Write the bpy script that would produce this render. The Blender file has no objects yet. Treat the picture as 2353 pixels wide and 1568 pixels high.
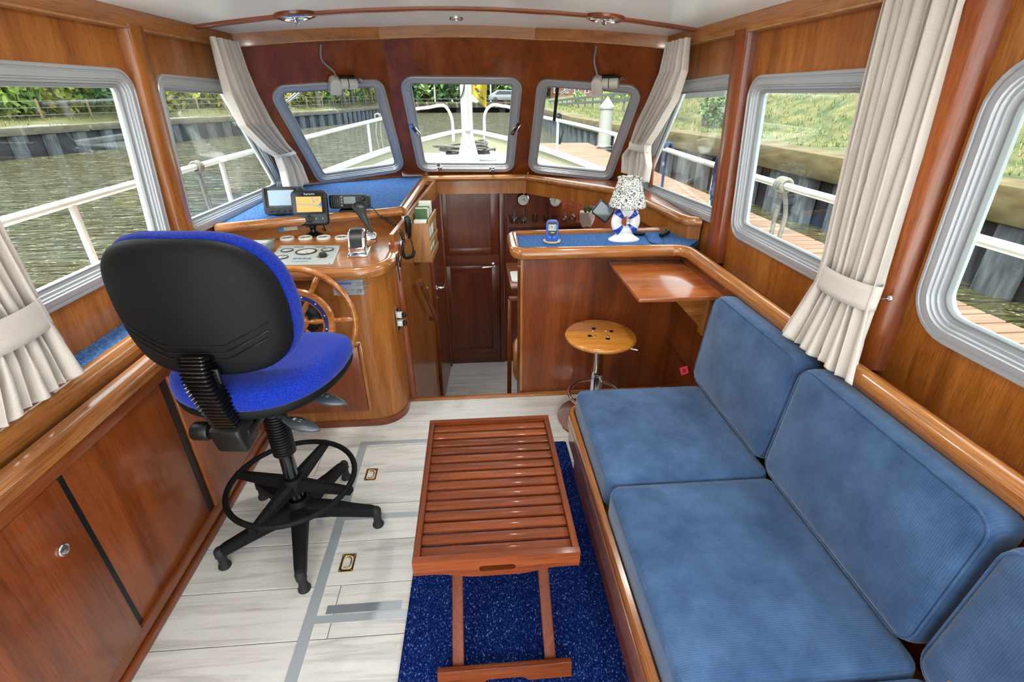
import bpy, bmesh, math, random
from mathutils import Vector, Matrix
random.seed(7)
scene = bpy.context.scene
col = scene.collection
# ------------------------------------------------------------------ camera
FPX, CX, CY = 1109.45, 1176.5, 784.0
YAW, PITCH, ROLL, EYE = 0.0728746, 0.4744298, -0.0022879, 1.55
_f = Vector((math.sin(YAW)*math.cos(PITCH), math.cos(YAW)*math.cos(PITCH), -math.sin(PITCH)))
_r0 = Vector((math.cos(YAW), -math.sin(YAW), 0)); _u0 = _r0.cross(_f)
CR = _r0*math.cos(ROLL) + _u0*math.sin(ROLL); CU = _u0*math.cos(ROLL) - _r0*math.sin(ROLL); CF = _f
cam_d = bpy.data.cameras.new('camera'); cam = bpy.data.objects.new('camera', cam_d); col.objects.link(cam)
cam_d.sensor_fit = 'HORIZONTAL'; cam_d.sensor_width = 36; cam_d.lens = FPX*36/2353
cam_d.clip_start = 0.02; cam_d.clip_end = 500
M = Matrix((CR, CU, -CF)).transposed().to_4x4(); M.translation = (0, 0, EYE); cam.matrix_world = M
scene.camera = cam
# ------------------------------------------------------------------ world, sun, exposure
w = bpy.data.worlds.new('overcast_sky'); scene.world = w; w.use_nodes = True
nt = w.node_tree; bg = nt.nodes['Background']
tc = nt.nodes.new('ShaderNodeTexCoord'); sp = nt.nodes.new('ShaderNodeSeparateXYZ'); rmp = nt.nodes.new('ShaderNodeValToRGB')
nt.links.new(tc.outputs['Generated'], sp.inputs[0]); nt.links.new(sp.outputs['Z'], rmp.inputs[0]); nt.links.new(rmp.outputs[0], bg.inputs[0])
rmp.color_ramp.elements[0].color = (0.80, 0.90, 0.95, 1); rmp.color_ramp.elements[0].position = 0.0
rmp.color_ramp.elements[1].color = (0.92, 0.96, 1.0, 1); rmp.color_ramp.elements[1].position = 0.9
bg.inputs[1].default_value = 0.80
sun_d = bpy.data.lights.new('sun', 'SUN'); sun = bpy.data.objects.new('sun', sun_d); col.objects.link(sun)
sun_d.energy = 3.0; sun_d.angle = math.radians(25); sun_d.color = (1.0, 0.95, 0.86)
sun.rotation_euler = Vector((.19, .43, -.88)).to_track_quat('-Z', 'Y').to_euler(); sun.location = (0, 0, 12)
vs = scene.view_settings; vs.view_transform = 'Standard'; vs.look = 'None'; vs.gamma = 1.0; vs.use_curve_mapping = False
vs.exposure = 2.6
# ------------------------------------------------------------------ helpers
def ray(x, y): return ((x-CX)*CR - (y-CY)*CU + FPX*CF).normalized()
EYEV = Vector((0, 0, EYE))
def pz(x, y, z): d = ray(x, y); return EYEV + d*((z-EYE)/d.z)
def py(x, y, Y): d = ray(x, y); return EYEV + d*(Y/d.y)
def px(x, y, X): d = ray(x, y); return EYEV + d*(X/d.x)
def lerp(a, b, t): return a + (b-a)*t
class Plane:
    def __init__(s, o, u, v):
        s.o = Vector(o); s.u = Vector(u).normalized(); v = Vector(v); s.v = (v - s.u*v.dot(s.u)).normalized(); s.n = s.u.cross(s.v)
    def p(s, a, b, h=0): return s.o + s.u*a + s.v*b + s.n*h
    def uv(s, P): d = Vector(P)-s.o; return (d.dot(s.u), d.dot(s.v))
    def pix(s, x, y):
        d = ray(x, y); t = (s.o-EYEV).dot(s.n)/d.dot(s.n); return s.uv(EYEV + d*t)
    def mat(s):
        m = Matrix((s.u, s.v, s.n)).transposed().to_4x4(); m.translation = s.o; return m
def frame_z(P, fwd=(0, 1, 0), up=(0, 0, 1)):
    """matrix: local x = right, y = fwd, z = up"""
    f = Vector(fwd).normalized(); u = Vector(up); u = (u - f*u.dot(f)).normalized(); r = f.cross(u)
    m = Matrix((r, f, u)).transposed().to_4x4(); m.translation = Vector(P); return m
def frame_n(P, n, up=(0, 0, 1)):
    """matrix: local z = n, y ~ up"""
    n = Vector(n).normalized(); u = Vector(up); u = (u - n*u.dot(n))
    if u.length < 1e-4: u = Vector((0, 1, 0)) - n*n.y
    u.normalize(); r = u.cross(n); m = Matrix((r, u, n)).transposed().to_4x4(); m.translation = Vector(P); return m
I4 = Matrix.Identity(4)
def T(x, y=None, z=None): return Matrix.Translation(Vector(x) if y is None else Vector((x, y, z)))
def RZ(a): return Matrix.Rotation(math.radians(a), 4, 'Z')
def RX(a): return Matrix.Rotation(math.radians(a), 4, 'X')
def RY(a): return Matrix.Rotation(math.radians(a), 4, 'Y')
def rpoly(pts, r, n=6, inset=0.0):
    """round the corners of a CCW polygon after moving every edge inwards"""
    P = [Vector((p[0], p[1])) for p in pts]; k = len(P)
    rr = r if isinstance(r, (list, tuple)) else [r]*k
    off = []
    for i in range(k):
        a, b = P[i], P[(i+1) % k]; d = (b-a).normalized(); nn = Vector((-d.y, d.x)); off.append((a+nn*inset, d))
    Q = []
    for i in range(k):
        p1, d1 = off[i-1]; p2, d2 = off[i]; cr = d1.x*d2.y-d1.y*d2.x
        if abs(cr) < 1e-6: Q.append(p2.copy()); continue
        t = ((p2-p1).x*d2.y-(p2-p1).y*d2.x)/cr; Q.append(p1+d1*t)
    out = []
    for i in range(k):
        q = Q[i]; a = (Q[i-1]-q).normalized(); b = (Q[(i+1) % k]-q).normalized()
        rad = max(rr[i]-inset, 0.0)
        if rad < 1e-5: out.append((q.x, q.y)); continue
        ang = a.angle(b); t = rad/math.tan(ang/2)
        t = min(t, 0.49*(Q[i-1]-q).length, 0.49*(Q[(i+1) % k]-q).length); rad = t*math.tan(ang/2)
        c = q + (a+b).normalized()*(rad/math.sin(ang/2)); s = q+a*t-c; e = q+b*t-c
        a0 = math.atan2(s.y, s.x); a1 = math.atan2(e.y, e.x)
        while a1-a0 > math.pi: a1 -= 2*math.pi
        while a1-a0 < -math.pi: a1 += 2*math.pi
        for j in range(n+1):
            th = lerp(a0, a1, j/n); out.append((c.x+rad*math.cos(th), c.y+rad*math.sin(th)))
    return out
def rrect(w, h, r, n=5): return rpoly([(-w/2, -h/2), (w/2, -h/2), (w/2, h/2), (-w/2, h/2)], r, n)
def ell(a, b, n=24): return [(a*math.cos(2*math.pi*i/n), b*math.sin(2*math.pi*i/n)) for i in range(n)]
def smooth_path(pts, n=6, closed=False):
    P = [Vector(p) for p in pts]; k = len(P); out = []
    for i in range(k if closed else k-1):
        p0 = P[(i-1) % k] if closed or i > 0 else P[0]*2-P[1]; p1 = P[i]; p2 = P[(i+1) % k]
        p3 = P[(i+2) % k] if closed or i+2 < k else P[-1]*2-P[-2]
        for j in range(n):
            t = j/n
            out.append(0.5*((2*p1)+(p2-p0)*t+(2*p0-5*p1+4*p2-p3)*t*t+(3*p1-p0-3*p2+p3)*t*t*t))
    if not closed: out.append(P[-1])
    return out
def wm(o): return (wm(o.parent) if o.parent else I4) @ o.matrix_parent_inverse @ o.matrix_basis
class MB:
    def __init__(s): s.v = []; s.f = []
    def add(s, vs, fs, m=None):
        o = len(s.v); s.v += [(m @ Vector(v)) if m is not None else Vector(v) for v in vs]
        flip = m is not None and m.to_3x3().determinant() < 0
        for f in fs: s.f.append(tuple(o+i for i in (reversed(f) if flip else f)))
        return s
    def box(s, sx, sy, sz, m=None, c=(0, 0, 0), bev=0.0):
        x, y, z = sx/2, sy/2, sz/2
        if bev <= 0:
            vs = [(c[0]+a*x, c[1]+b*y, c[2]+d*z) for a in (-1, 1) for b in (-1, 1) for d in (-1, 1)]
            return s.add(vs, [(0, 1, 3, 2), (4, 6, 7, 5), (0, 4, 5, 1), (2, 3, 7, 6), (0, 2, 6, 4), (1, 5, 7, 3)], m)
        mm = (m or I4) @ T(c)
        b = min(bev, x*.98, y*.98, z*.98)
        return s.prism(rrect(sx, sy, b, 3), sz, mm @ T(0, 0, -z), bev=b)
    def bb(s, lo, hi, m=None, bev=0.0):
        c = [(a+b)/2 for a, b in zip(lo, hi)]; return s.box(*[abs(b-a) for a, b in zip(lo, hi)], m, c, bev)
    def prism(s, poly, h, m=None, bev=0.0, nb=2, bot=True):
        """extrude a CCW polygon in xy from z=0 to z=h, optionally with rounded rims"""
        rings = []
        if bev > 0:
            b = min(bev, h*0.499)
            for j in range(nb+1):
                t = math.pi/2*j/nb; rings.append((b*(1-math.sin(t)), b*(1-math.cos(t))))
            rings += [(i, h-z) for i, z in reversed(rings)]
        else: rings = [(0, 0), (0, h)]
        n = len(poly); vs = []
        cx = sum(p[0] for p in poly)/n; cy = sum(p[1] for p in poly)/n
        P = [Vector(p) for p in poly]; nrm = []
        for i in range(n):
            d1 = (P[i]-P[i-1]); d2 = (P[(i+1) % n]-P[i])
            d1 = d1.normalized() if d1.length > 1e-9 else d2.normalized(); d2 = d2.normalized() if d2.length > 1e-9 else d1
            t = (d1+d2); t = t.normalized() if t.length > 1e-6 else d1; nn = Vector((-t.y, t.x)); c = max(0.5, nn.dot(Vector((-d1.y, d1.x)))); nrm.append(nn/c)
        for ins, z in rings:
            for i in range(n): q = P[i]+nrm[i]*ins; vs.append((q.x, q.y, z))
        fs = []
        for k in range(len(rings)-1):
            for i in range(n):
                j = (i+1) % n; fs.append((k*n+i, k*n+j, (k+1)*n+j, (k+1)*n+i))
        if bot: fs.append(tuple(reversed(range(n))))
        fs.append(tuple((len(rings)-1)*n+i for i in range(n)))
        return s.add(vs, fs, m)
    def lathe(s, prof, n=24, m=None, cap=True, ang=2*math.pi):
        """prof: list of (r, z) revolved about z"""
        vs = []; fs = []; k = len(prof)
        for i in range(n):
            a = ang*i/n
            for r, z in prof: vs.append((r*math.cos(a), r*math.sin(a), z))
        for i in range(n):
            j = (i+1) % n
            for q in range(k-1): fs.append((i*k+q, j*k+q, j*k+q+1, i*k+q+1))
        if cap:
            if prof[0][0] > 1e-5: fs.append(tuple(reversed([i*k for i in range(n)])))
            if prof[-1][0] > 1e-5: fs.append(tuple(i*k+k-1 for i in range(n)))
        return s.add(vs, fs, m)
    def sweep(s, prof, path, m=None, closed=False, up=(0, 0, 1), cap=True, scale=None, fixed_up=True):
        """sweep a CCW 2D profile (x = side, y = up) along a 3D path"""
        P = [Vector(p) for p in path]; k = len(P); n = len(prof); vs = []; U = Vector(up)
        for i in range(k):
            if closed: t = P[(i+1) % k]-P[i-1]
            else: t = P[min(i+1, k-1)]-P[max(i-1, 0)]
            t.normalize()
            if fixed_up:
                u = U - t*U.dot(t)
                if u.length < 1e-3: u = Vector((0, 1, 0))-t*t.y
                u.normalize()
            else:
                if i == 0:
                    u = U - t*U.dot(t)
                    if u.length < 1e-3: u = Vector((1, 0, 0))-t*t.x
                else: u = pu - t*pu.dot(t)
                u.normalize(); pu = u
            sd = t.cross(u); mi = 1.0
            if (closed or 0 < i < k-1):
                a = (P[i]-P[i-1]).normalized(); c = max(0.4, abs(a.dot(t))); mi = 1/c
            sc = 1 if scale is None else (scale[i] if not callable(scale) else scale(i/(k-1)))
            for x, y in prof: vs.append(P[i]+sd*(x*sc*mi)+u*(y*sc))
        fs = []
        for i in range(k if closed else k-1):
            j = (i+1) % k
            for q in range(n): r = (q+1) % n; fs.append((i*n+q, i*n+r, j*n+r, j*n+q))
        if cap and not closed: fs.append(tuple(reversed(range(n)))); fs.append(tuple((k-1)*n+q for q in range(n)))
        return s.add(vs, fs, m)
    def tube(s, path, r, n=10, m=None, closed=False, scale=None, cap=True):
        return s.sweep([(r*math.cos(2*math.pi*i/n), r*math.sin(2*math.pi*i/n)) for i in range(n)], path, m, closed, scale=scale, fixed_up=False, cap=cap)
    def rings(s, loops, m=None, cap=(True, True), closed=False):
        n = len(loops[0]); vs = [p for l in loops for p in l]; fs = []; k = len(loops)
        for i in range(k if closed else k-1):
            j = (i+1) % k
            for q in range(n): r = (q+1) % n; fs.append((i*n+q, i*n+r, j*n+r, j*n+q))
        if not closed:
            if cap[0]: fs.append(tuple(reversed(range(n))))
            if cap[1]: fs.append(tuple((k-1)*n+q for q in range(n)))
        return s.add(vs, fs, m)
    def grid(s, fn, nu, nv, m=None, cu=False):
        vs = [fn(i/(nu if cu else nu-1), j/(nv-1)) for j in range(nv) for i in range(nu)]; fs = []
        for j in range(nv-1):
            for i in range(nu if cu else nu-1):
                k = (i+1) % nu; fs.append((j*nu+i, j*nu+k, (j+1)*nu+k, (j+1)*nu+i))
        return s.add(vs, fs, m)
    def ball(s, r, m=None, n=16, k=9, sz=1.0):
        return s.lathe([(max(r*math.sin(math.pi*i/(k-1)), 1e-6), -sz*r*math.cos(math.pi*i/(k-1))) for i in range(k)], n, m, cap=False)
    def build(s, name, mat, parent=None, smooth=35, world=True, solid=0.0, recalc=True):
        me = bpy.data.meshes.new(name)
        off = wm(parent).inverted() if (parent is not None and world) else I4
        me.from_pydata([off @ Vector(v) for v in s.v], [], s.f)
        if recalc:
            bm = bmesh.new(); bm.from_mesh(me); bmesh.ops.remove_doubles(bm, verts=bm.verts, dist=1e-5)
            bmesh.ops.recalc_face_normals(bm, faces=bm.faces); bm.to_mesh(me); bm.free()
        return link(name, me, mat, parent, smooth, solid)
def link(name, me, mat, parent=None, smooth=35, solid=0.0):
    me.materials.append(mat)
    if smooth:
        me.shade_smooth()
        if smooth < 180: me.set_sharp_from_angle(angle=math.radians(smooth))
    o = bpy.data.objects.new(name, me); col.objects.link(o)
    if parent is not None: o.parent = parent
    if solid:
        md = o.modifiers.new('thickness', 'SOLIDIFY'); md.thickness = abs(solid); md.offset = 0 if solid > 0 else -1
    return o
def tag(o, label=None, cat=None, group=None, kind=None):
    if label: o['label'] = label
    if cat: o['category'] = cat
    if group: o['group'] = group
    if kind: o['kind'] = kind
    return o
def thing(name, label, cat, loc=(0, 0, 0), m=None, group=None, kind=None):
    o = bpy.data.objects.new(name, None); col.objects.link(o); o.empty_display_size = .1
    o.matrix_world = m if m is not None else T(loc)
    bpy.context.view_layer.update()
    return tag(o, label, cat, group, kind)
def struct(o): o['kind'] = 'structure'; return o
def copy_tree(o, parent=None):
    c = o.copy(); col.objects.link(c); c.parent = parent
    for ch in list(o.children): copy_tree(ch, c)
    return c
def text_part(name, body, size, mat, parent, m, ext=0.0004, align='CENTER'):
    cu = bpy.data.curves.new(name, 'FONT'); cu.body = body; cu.size = size; cu.extrude = ext; cu.align_x = align; cu.align_y = 'CENTER'; cu.resolution_u = 2
    o = bpy.data.objects.new(name, cu); dg = bpy.context.evaluated_depsgraph_get()
    col.objects.link(o); bpy.context.view_layer.update(); dg = bpy.context.evaluated_depsgraph_get()
    me = bpy.data.meshes.new_from_object(o.evaluated_get(dg)); bpy.data.objects.remove(o); bpy.data.curves.remove(cu)
    inv = wm(parent).inverted(); me.transform(inv @ m); return link(name, me, mat, parent, 0)
# ------------------------------------------------------------------ materials
def lin(c):
    return tuple(((v/255)/12.92 if v/255 <= .04045 else ((v/255+.055)/1.055)**2.4) for v in c)+(1,)
def new_mat(name):
    m = bpy.data.materials.new(name); m.use_nodes = True; nt = m.node_tree; return m, nt, nt.nodes['Principled BSDF']
def pm(name, c, rough=.5, metal=0, coat=0, spec=.5, sheen=0, emit=None, alpha=None, trans=0, bump=0, bscale=200):
    m, nt, b = new_mat(name); b.inputs['Base Color'].default_value = lin(c); b.inputs['Roughness'].default_value = rough
    b.inputs['Metallic'].default_value = metal; b.inputs['Coat Weight'].default_value = coat; b.inputs['Specular IOR Level'].default_value = spec
    b.inputs['Coat Roughness'].default_value = .12; b.inputs['Sheen Weight'].default_value = sheen; b.inputs['Transmission Weight'].default_value = trans
    if emit: b.inputs['Emission Color'].default_value = lin(emit[0]); b.inputs['Emission Strength'].default_value = emit[1]
    if bump:
        t = nt.nodes.new('ShaderNodeTexCoord'); n = nt.nodes.new('ShaderNodeTexNoise'); n.inputs['Scale'].default_value = bscale; n.inputs['Detail'].default_value = 3
        bp = nt.nodes.new('ShaderNodeBump'); bp.inputs['Strength'].default_value = bump; bp.inputs['Distance'].default_value = .002
        nt.links.new(t.outputs['Object'], n.inputs['Vector']); nt.links.new(n.outputs['Fac'], bp.inputs['Height']); nt.links.new(bp.outputs[0], b.inputs['Normal'])
    return m
def noise_col(name, cols, scale=(1, 1, 1), nscale=5, detail=4, rough=.6, dist=0.0, pos=None, bump=0.0, bdist=.002, coat=0, spec=.5, sheen=0, rnd=True, nrough=.5, rscale=1.0):
    m, nt, b = new_mat(name); N = nt.nodes; L = nt.links
    t = N.new('ShaderNodeTexCoord'); mp = N.new('ShaderNodeMapping'); mp.inputs['Scale'].default_value = scale
    v = t.outputs['Object']
    if rnd:
        oi = N.new('ShaderNodeObjectInfo'); ml = N.new('ShaderNodeMath'); ml.operation = 'MULTIPLY'; ml.inputs[1].default_value = 37*rscale; va = N.new('ShaderNodeVectorMath')
        L.new(oi.outputs['Random'], ml.inputs[0]); L.new(v, va.inputs[0]); L.new(ml.outputs[0], va.inputs[1]); v = va.outputs[0]
    L.new(v, mp.inputs[0]); n = N.new('ShaderNodeTexNoise'); n.inputs['Scale'].default_value = nscale; n.inputs['Detail'].default_value = detail
    n.inputs['Distortion'].default_value = dist; n.inputs['Roughness'].default_value = nrough
    L.new(mp.outputs[0], n.inputs['Vector']); r = N.new('ShaderNodeValToRGB'); L.new(n.outputs['Fac'], r.inputs[0]); L.new(r.outputs[0], b.inputs['Base Color'])
    pos = pos or [.25+.5*i/(len(cols)-1) for i in range(len(cols))]
    els = r.color_ramp.elements
    while len(els) < len(cols): els.new(.5)
    for e, p, c in zip(els, pos, cols): e.position = p; e.color = lin(c)
    b.inputs['Roughness'].default_value = rough; b.inputs['Coat Weight'].default_value = coat; b.inputs['Coat Roughness'].default_value = .12
    b.inputs['Specular IOR Level'].default_value = spec; b.inputs['Sheen Weight'].default_value = sheen
    if bump:
        bp = N.new('ShaderNodeBump'); bp.inputs['Strength'].default_value = bump; bp.inputs['Distance'].default_value = bdist
        L.new(n.outputs['Fac'], bp.inputs['Height']); L.new(bp.outputs[0], b.inputs['Normal'])
    return m
def wood(name, dark, mid, light, axis='z', across=11.0, rough=.33, coat=.35, fine=.35):
    """varnished wood: broad ribbons of figure along the grain axis and fine pores"""
    m, nt, b = new_mat(name); N = nt.nodes; L = nt.links
    t = N.new('ShaderNodeTexCoord'); oi = N.new('ShaderNodeObjectInfo'); ml = N.new('ShaderNodeMath'); ml.operation = 'MULTIPLY'; ml.inputs[1].default_value = 23
    va = N.new('ShaderNodeVectorMath'); L.new(oi.outputs['Random'], ml.inputs[0]); L.new(t.outputs['Object'], va.inputs[0]); L.new(ml.outputs[0], va.inputs[1])
    def nz(sc_al, sc_ac, detail, dist):
        mp = N.new('ShaderNodeMapping'); s = [sc_ac]*3; s['xyz'.index(axis)] = sc_al; mp.inputs['Scale'].default_value = s
        L.new(va.outputs[0], mp.inputs[0]); n = N.new('ShaderNodeTexNoise'); n.inputs['Scale'].default_value = 1; n.inputs['Detail'].default_value = detail
        n.inputs['Distortion'].default_value = dist; n.inputs['Roughness'].default_value = .6; L.new(mp.outputs[0], n.inputs['Vector']); return n
    n1 = nz(.9, across, 5, .8); n2 = nz(9, 260, 2, 0)
    r = N.new('ShaderNodeValToRGB'); L.new(n1.outputs['Fac'], r.inputs[0]); els = r.color_ramp.elements; els.new(.5)
    for e, p, c in zip(els, (.28, .5, .74), (dark, mid, light)): e.position = p; e.color = lin(c)
    r2 = N.new('ShaderNodeValToRGB'); L.new(n2.outputs['Fac'], r2.inputs[0]); r2.color_ramp.elements[0].position = .32; r2.color_ramp.elements[0].color = (1-fine, 1-fine, 1-fine, 1); r2.color_ramp.elements[1].position = .55; r2.color_ramp.elements[1].color = (1, 1, 1, 1)
    mx = N.new('ShaderNodeMix'); mx.data_type = 'RGBA'; mx.blend_type = 'MULTIPLY'; mx.inputs['Factor'].default_value = 1
    L.new(r.outputs[0], mx.inputs['A']); L.new(r2.outputs[0], mx.inputs['B']); L.new(mx.outputs['Result'], b.inputs['Base Color'])
    b.inputs['Roughness'].default_value = rough; b.inputs['Coat Weight'].default_value = coat; b.inputs['Coat Roughness'].default_value = .1
    return m
WD = {}
for ax in 'xyz':
    WD['panel'+ax] = wood('veneer_'+ax, (126, 68, 22), (162, 96, 36), (184, 118, 52), ax)
    WD['red'+ax] = wood('mahogany_'+ax, (94, 41, 13), (130, 62, 21), (154, 80, 31), ax, across=9)
    WD['trim'+ax] = wood('varnished_trim_'+ax, (136, 78, 34), (172, 108, 52), (196, 132, 70), ax, across=22, rough=.22, coat=.7)
    WD['dark'+ax] = wood('shaded_mahogany_'+ax, (84, 36, 19), (112, 52, 28), (132, 66, 36), ax, across=10)  # dim light of the lower cabin is partly put into this darker wood
WD['tray'] = wood('tray_wood', (88, 38, 15), (122, 56, 23), (148, 76, 33), 'x', across=18, rough=.45, coat=.12)
WD['trayy'] = wood('tray_wood_lengthwise', (104, 48, 22), (112, 50, 21), (134, 66, 29), 'y', across=18, rough=.5, coat=.05)
WD['oak'] = wood('stool_oak', (168, 98, 30), (196, 126, 46), (214, 148, 66), 'x', across=14, rough=.25, coat=.6)
WD['wheel'] = wood('wheel_teak', (150, 84, 30), (186, 112, 44), (206, 136, 64), 'x', across=30, rough=.2, coat=.8)
WD['raw'] = wood('light_wood', (150, 98, 48), (176, 122, 66), (196, 146, 88), 'z', across=14, rough=.45, coat=.1)
for k_ in ('tray', 'trayy'): WD[k_].node_tree.nodes['Principled BSDF'].inputs['Specular IOR Level'].default_value = .25
ALU = pm('anodised_aluminium', (176, 179, 184), .35, .35); ALU2 = pm('brushed_strip', (176, 186, 192), .4, .35)
CHROME = pm('chrome', (225, 228, 232), .08, 1); BRASS = pm('brass', (190, 160, 90), .25, 1); STEEL = pm('satin_steel', (200, 200, 200), .25, 1)
BLACK = pm('black_plastic', (12, 13, 15), .42); BLACKG = pm('black_gloss', (14, 15, 17), .12, 0, .5); BLACKM = pm('matt_black', (15, 17, 18), .6, spec=.2, bump=.15, bscale=900)
WHITEP = pm('white_plastic', (222, 222, 214), .4); GREYP = pm('grey_plastic', (128, 132, 134), .5); BEIGEP = pm('beige_plastic', (206, 202, 190), .45)
WHITE = pm('white_headliner', (240, 247, 246), .22, spec=.7); RUBBER = pm('dark_rubber', (30, 30, 32), .7)
LCD = pm('lcd_grey', (150, 165, 160), .15, 0, .4); DARKG = pm('dark_dial', (60, 58, 62), .15, 0, .5)
CARPET = noise_col('ledge_carpet', [(40, 72, 122), (66, 104, 160), (104, 140, 190)], nscale=110, detail=3, rough=.95, bump=1.0, bdist=.006, spec=.1)
def glass_mat(name, tint=(255, 255, 255), refl=.07, rough=0.0):
    m = bpy.data.materials.new(name); m.use_nodes = True; nt = m.node_tree; N = nt.nodes; N.remove(N['Principled BSDF'])
    tr = N.new('ShaderNodeBsdfTransparent'); tr.inputs[0].default_value = lin(tint); gl = N.new('ShaderNodeBsdfGlossy'); gl.inputs['Roughness'].default_value = rough
    lw = N.new('ShaderNodeLayerWeight'); lw.inputs[0].default_value = .5; pw = N.new('ShaderNodeMath'); pw.operation = 'POWER'; pw.inputs[1].default_value = 4.0
    ad = N.new('ShaderNodeMath'); ad.operation = 'MULTIPLY_ADD'; ad.inputs[1].default_value = .8; ad.inputs[2].default_value = refl/2; mx = N.new('ShaderNodeMixShader')
    nt.links.new(lw.outputs['Facing'], pw.inputs[0]); nt.links.new(pw.outputs[0], ad.inputs[0]); nt.links.new(ad.outputs[0], mx.inputs[0]); nt.links.new(tr.outputs[0], mx.inputs[1]); nt.links.new(gl.outputs[0], mx.inputs[2]); nt.links.new(mx.outputs[0], N['Material Output'].inputs[0])
    return m
GLASS = glass_mat('window_glass', (250, 253, 251), .06)
GLASSW = glass_mat('drinking_glass', (236, 240, 238), .12)
# ================================================================== the wheelhouse shell
PL = Plane((-1.32, 0, .8), (0, 1, 0), (.05, 0, 1)); PR = Plane((1.185, 0, .8), (0, -1, 0), (-.056, 0, 1))
A_L = Vector((-.525, 3.42, 1.836)); B_L = Vector((-.54, 4.06, .97)); A_R = Vector((.385, 3.42, 1.836)); B_R = Vector((.40, 4.06, .97))
D_L = Vector((-1.311, 3.67, .97)); D_R = Vector((1.175, 3.67, .97))
PC = Plane((-.075, 4.06, .97), (1, 0, 0), (0, -.64, .87))
PFL = Plane(B_L, B_L-D_L, A_L-B_L); PFR = Plane(B_R, D_R-B_R, A_R-B_R)
def ceil_z(x): return 1.905-.077*((x+.07)/1.157)**2
def panel(name, pl, outer, holes, thick, mat, parent=None, smooth=0):
    bm = bmesh.new(); edges = []
    for lp in [outer]+holes:
        vs = [bm.verts.new(pl.p(a, b)) for a, b in lp]
        for i in range(len(vs)): edges.append(bm.edges.new((vs[i], vs[(i+1) % len(vs)])))
    bmesh.ops.triangle_fill(bm, edges=edges, use_beauty=True, use_dissolve=False, normal=pl.n)
    ext = bmesh.ops.extrude_face_region(bm, geom=bm.faces[:]); bmesh.ops.translate(bm, verts=[g for g in ext['geom'] if isinstance(g, bmesh.types.BMVert)], vec=-pl.n*thick)
    bmesh.ops.recalc_face_normals(bm, faces=bm.faces); me = bpy.data.meshes.new(name)
    if parent is not None: bm.transform(wm(parent).inverted())
    bm.to_mesh(me); bm.free(); return link(name, me, mat, parent, smooth)
PROF = [(0, -.002), (0, .012), (.003, .015), (.010, .015), (.012, .011), (.016, .011), (.018, .015), (.034, .015), (.036, .008), (.041, .008), (.043, .0), (.050, .0), (.052, -.012), (.058, -.012), (.060, -.03), (.060, -.04)]
GASKET = [(.058, -.0105), (.064, -.0105), (.066, -.016), (.066, -.024), (.058, -.024)]
def window(n, pl, quad, r, prof=PROF, label=None, scale=1.0):
    """quad: CCW corners in plane coordinates"""
    w = thing('window_%d' % n, label, None, pl.p(*quad[0]), kind='structure')
    loops = [[pl.p(a, b, h) for a, b in rpoly(quad, r, 7, i*scale)] for i, h in prof]
    fr = MB().rings(loops, cap=(False, False)).build('window_frame', ALU, w, 40, recalc=False)
    g = MB().rings([[pl.p(a, b, h) for a, b in rpoly(quad, r, 7, i*scale)] for i, h in GASKET], closed=True).build('gasket', GREYP, w, 40)
    gl = rpoly(quad, r, 7, .061*scale)
    MB().rings([[pl.p(a, b, -.018) for a, b in gl], [pl.p(a, b, -.022) for a, b in gl]]).build('pane', GLASS, w, 0)
    return w, rpoly(quad, r, 7, .03*scale)
def qpix(pl, pts): return [pl.pix(*p) for p in pts]
# side windows, given by (Y, z) on the wall
def qyz(pl, yz, sgn): return [((y if sgn > 0 else -y), (z-.8)*math.sqrt(1+(.05 if sgn > 0 else .056)**2)) for y, z in yz]
W1 = qpix(PL, [(395, 571), (293, 158)]); yb, zb = W1[0]; yt, zt = W1[1]
w1q = [(1.12, zb), (yb, zb), (yt, zt), (1.12, zt)]
W2 = qpix(PL, [(432, 546), (685, 431), (535, 185), (347.5, 167)])
W2[1] = (3.60, .150); W2[2] = (2.98, .815)
W3 = qpix(PR, [(1650, 518), (1695, 167), (1550, 187), (1445, 433)]); W3 = [(-3.58, .125), W3[0], W3[1], (-2.95, .809)]
W4 = qpix(PR, [(1681, 538), (1730, 173)]); w4q = [(W4[0][0], W4[0][1]), (-1.34, W4[0][1]), (-1.34, W4[1][1]), (W4[1][0], W4[1][1])]
W5 = qpix(PR, [(2087, 745)]); w5q = [(W5[0][0], W5[0][1]), (-.02, W5[0][1]), (-.02, .83), (W5[0][0], .83)]
win1, h1 = window(1, PL, w1q, .085); win2, h2 = window(2, PL, W2, .075)
win3, h3 = window(3, PR, W3, .075); win4, h4 = window(4, PR, w4q, .085); win5, h5 = window(5, PR, w5q, .12)
QC = qpix(PC, [(961, 392), (1180, 393), (1202, 177), (916, 174)])
QL = qpix(PFL, [(733, 421), (932, 391), (878, 180), (607, 197)])
QR = qpix(PFR, [(1212, 394), (1404, 414.5), (1483, 197.5), (1236, 179.5)])
win6, h6 = window(6, PFL, QL, .085); win7, h7 = window(7, PC, QC, .085); win8, h8 = window(8, PFR, QR, .085)
print('W1', w1q, 'W2', W2, 'W3', W3, 'W4', w4q, 'W5', w5q); print('QC', QC, 'QL', QL, 'QR', QR)
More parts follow.
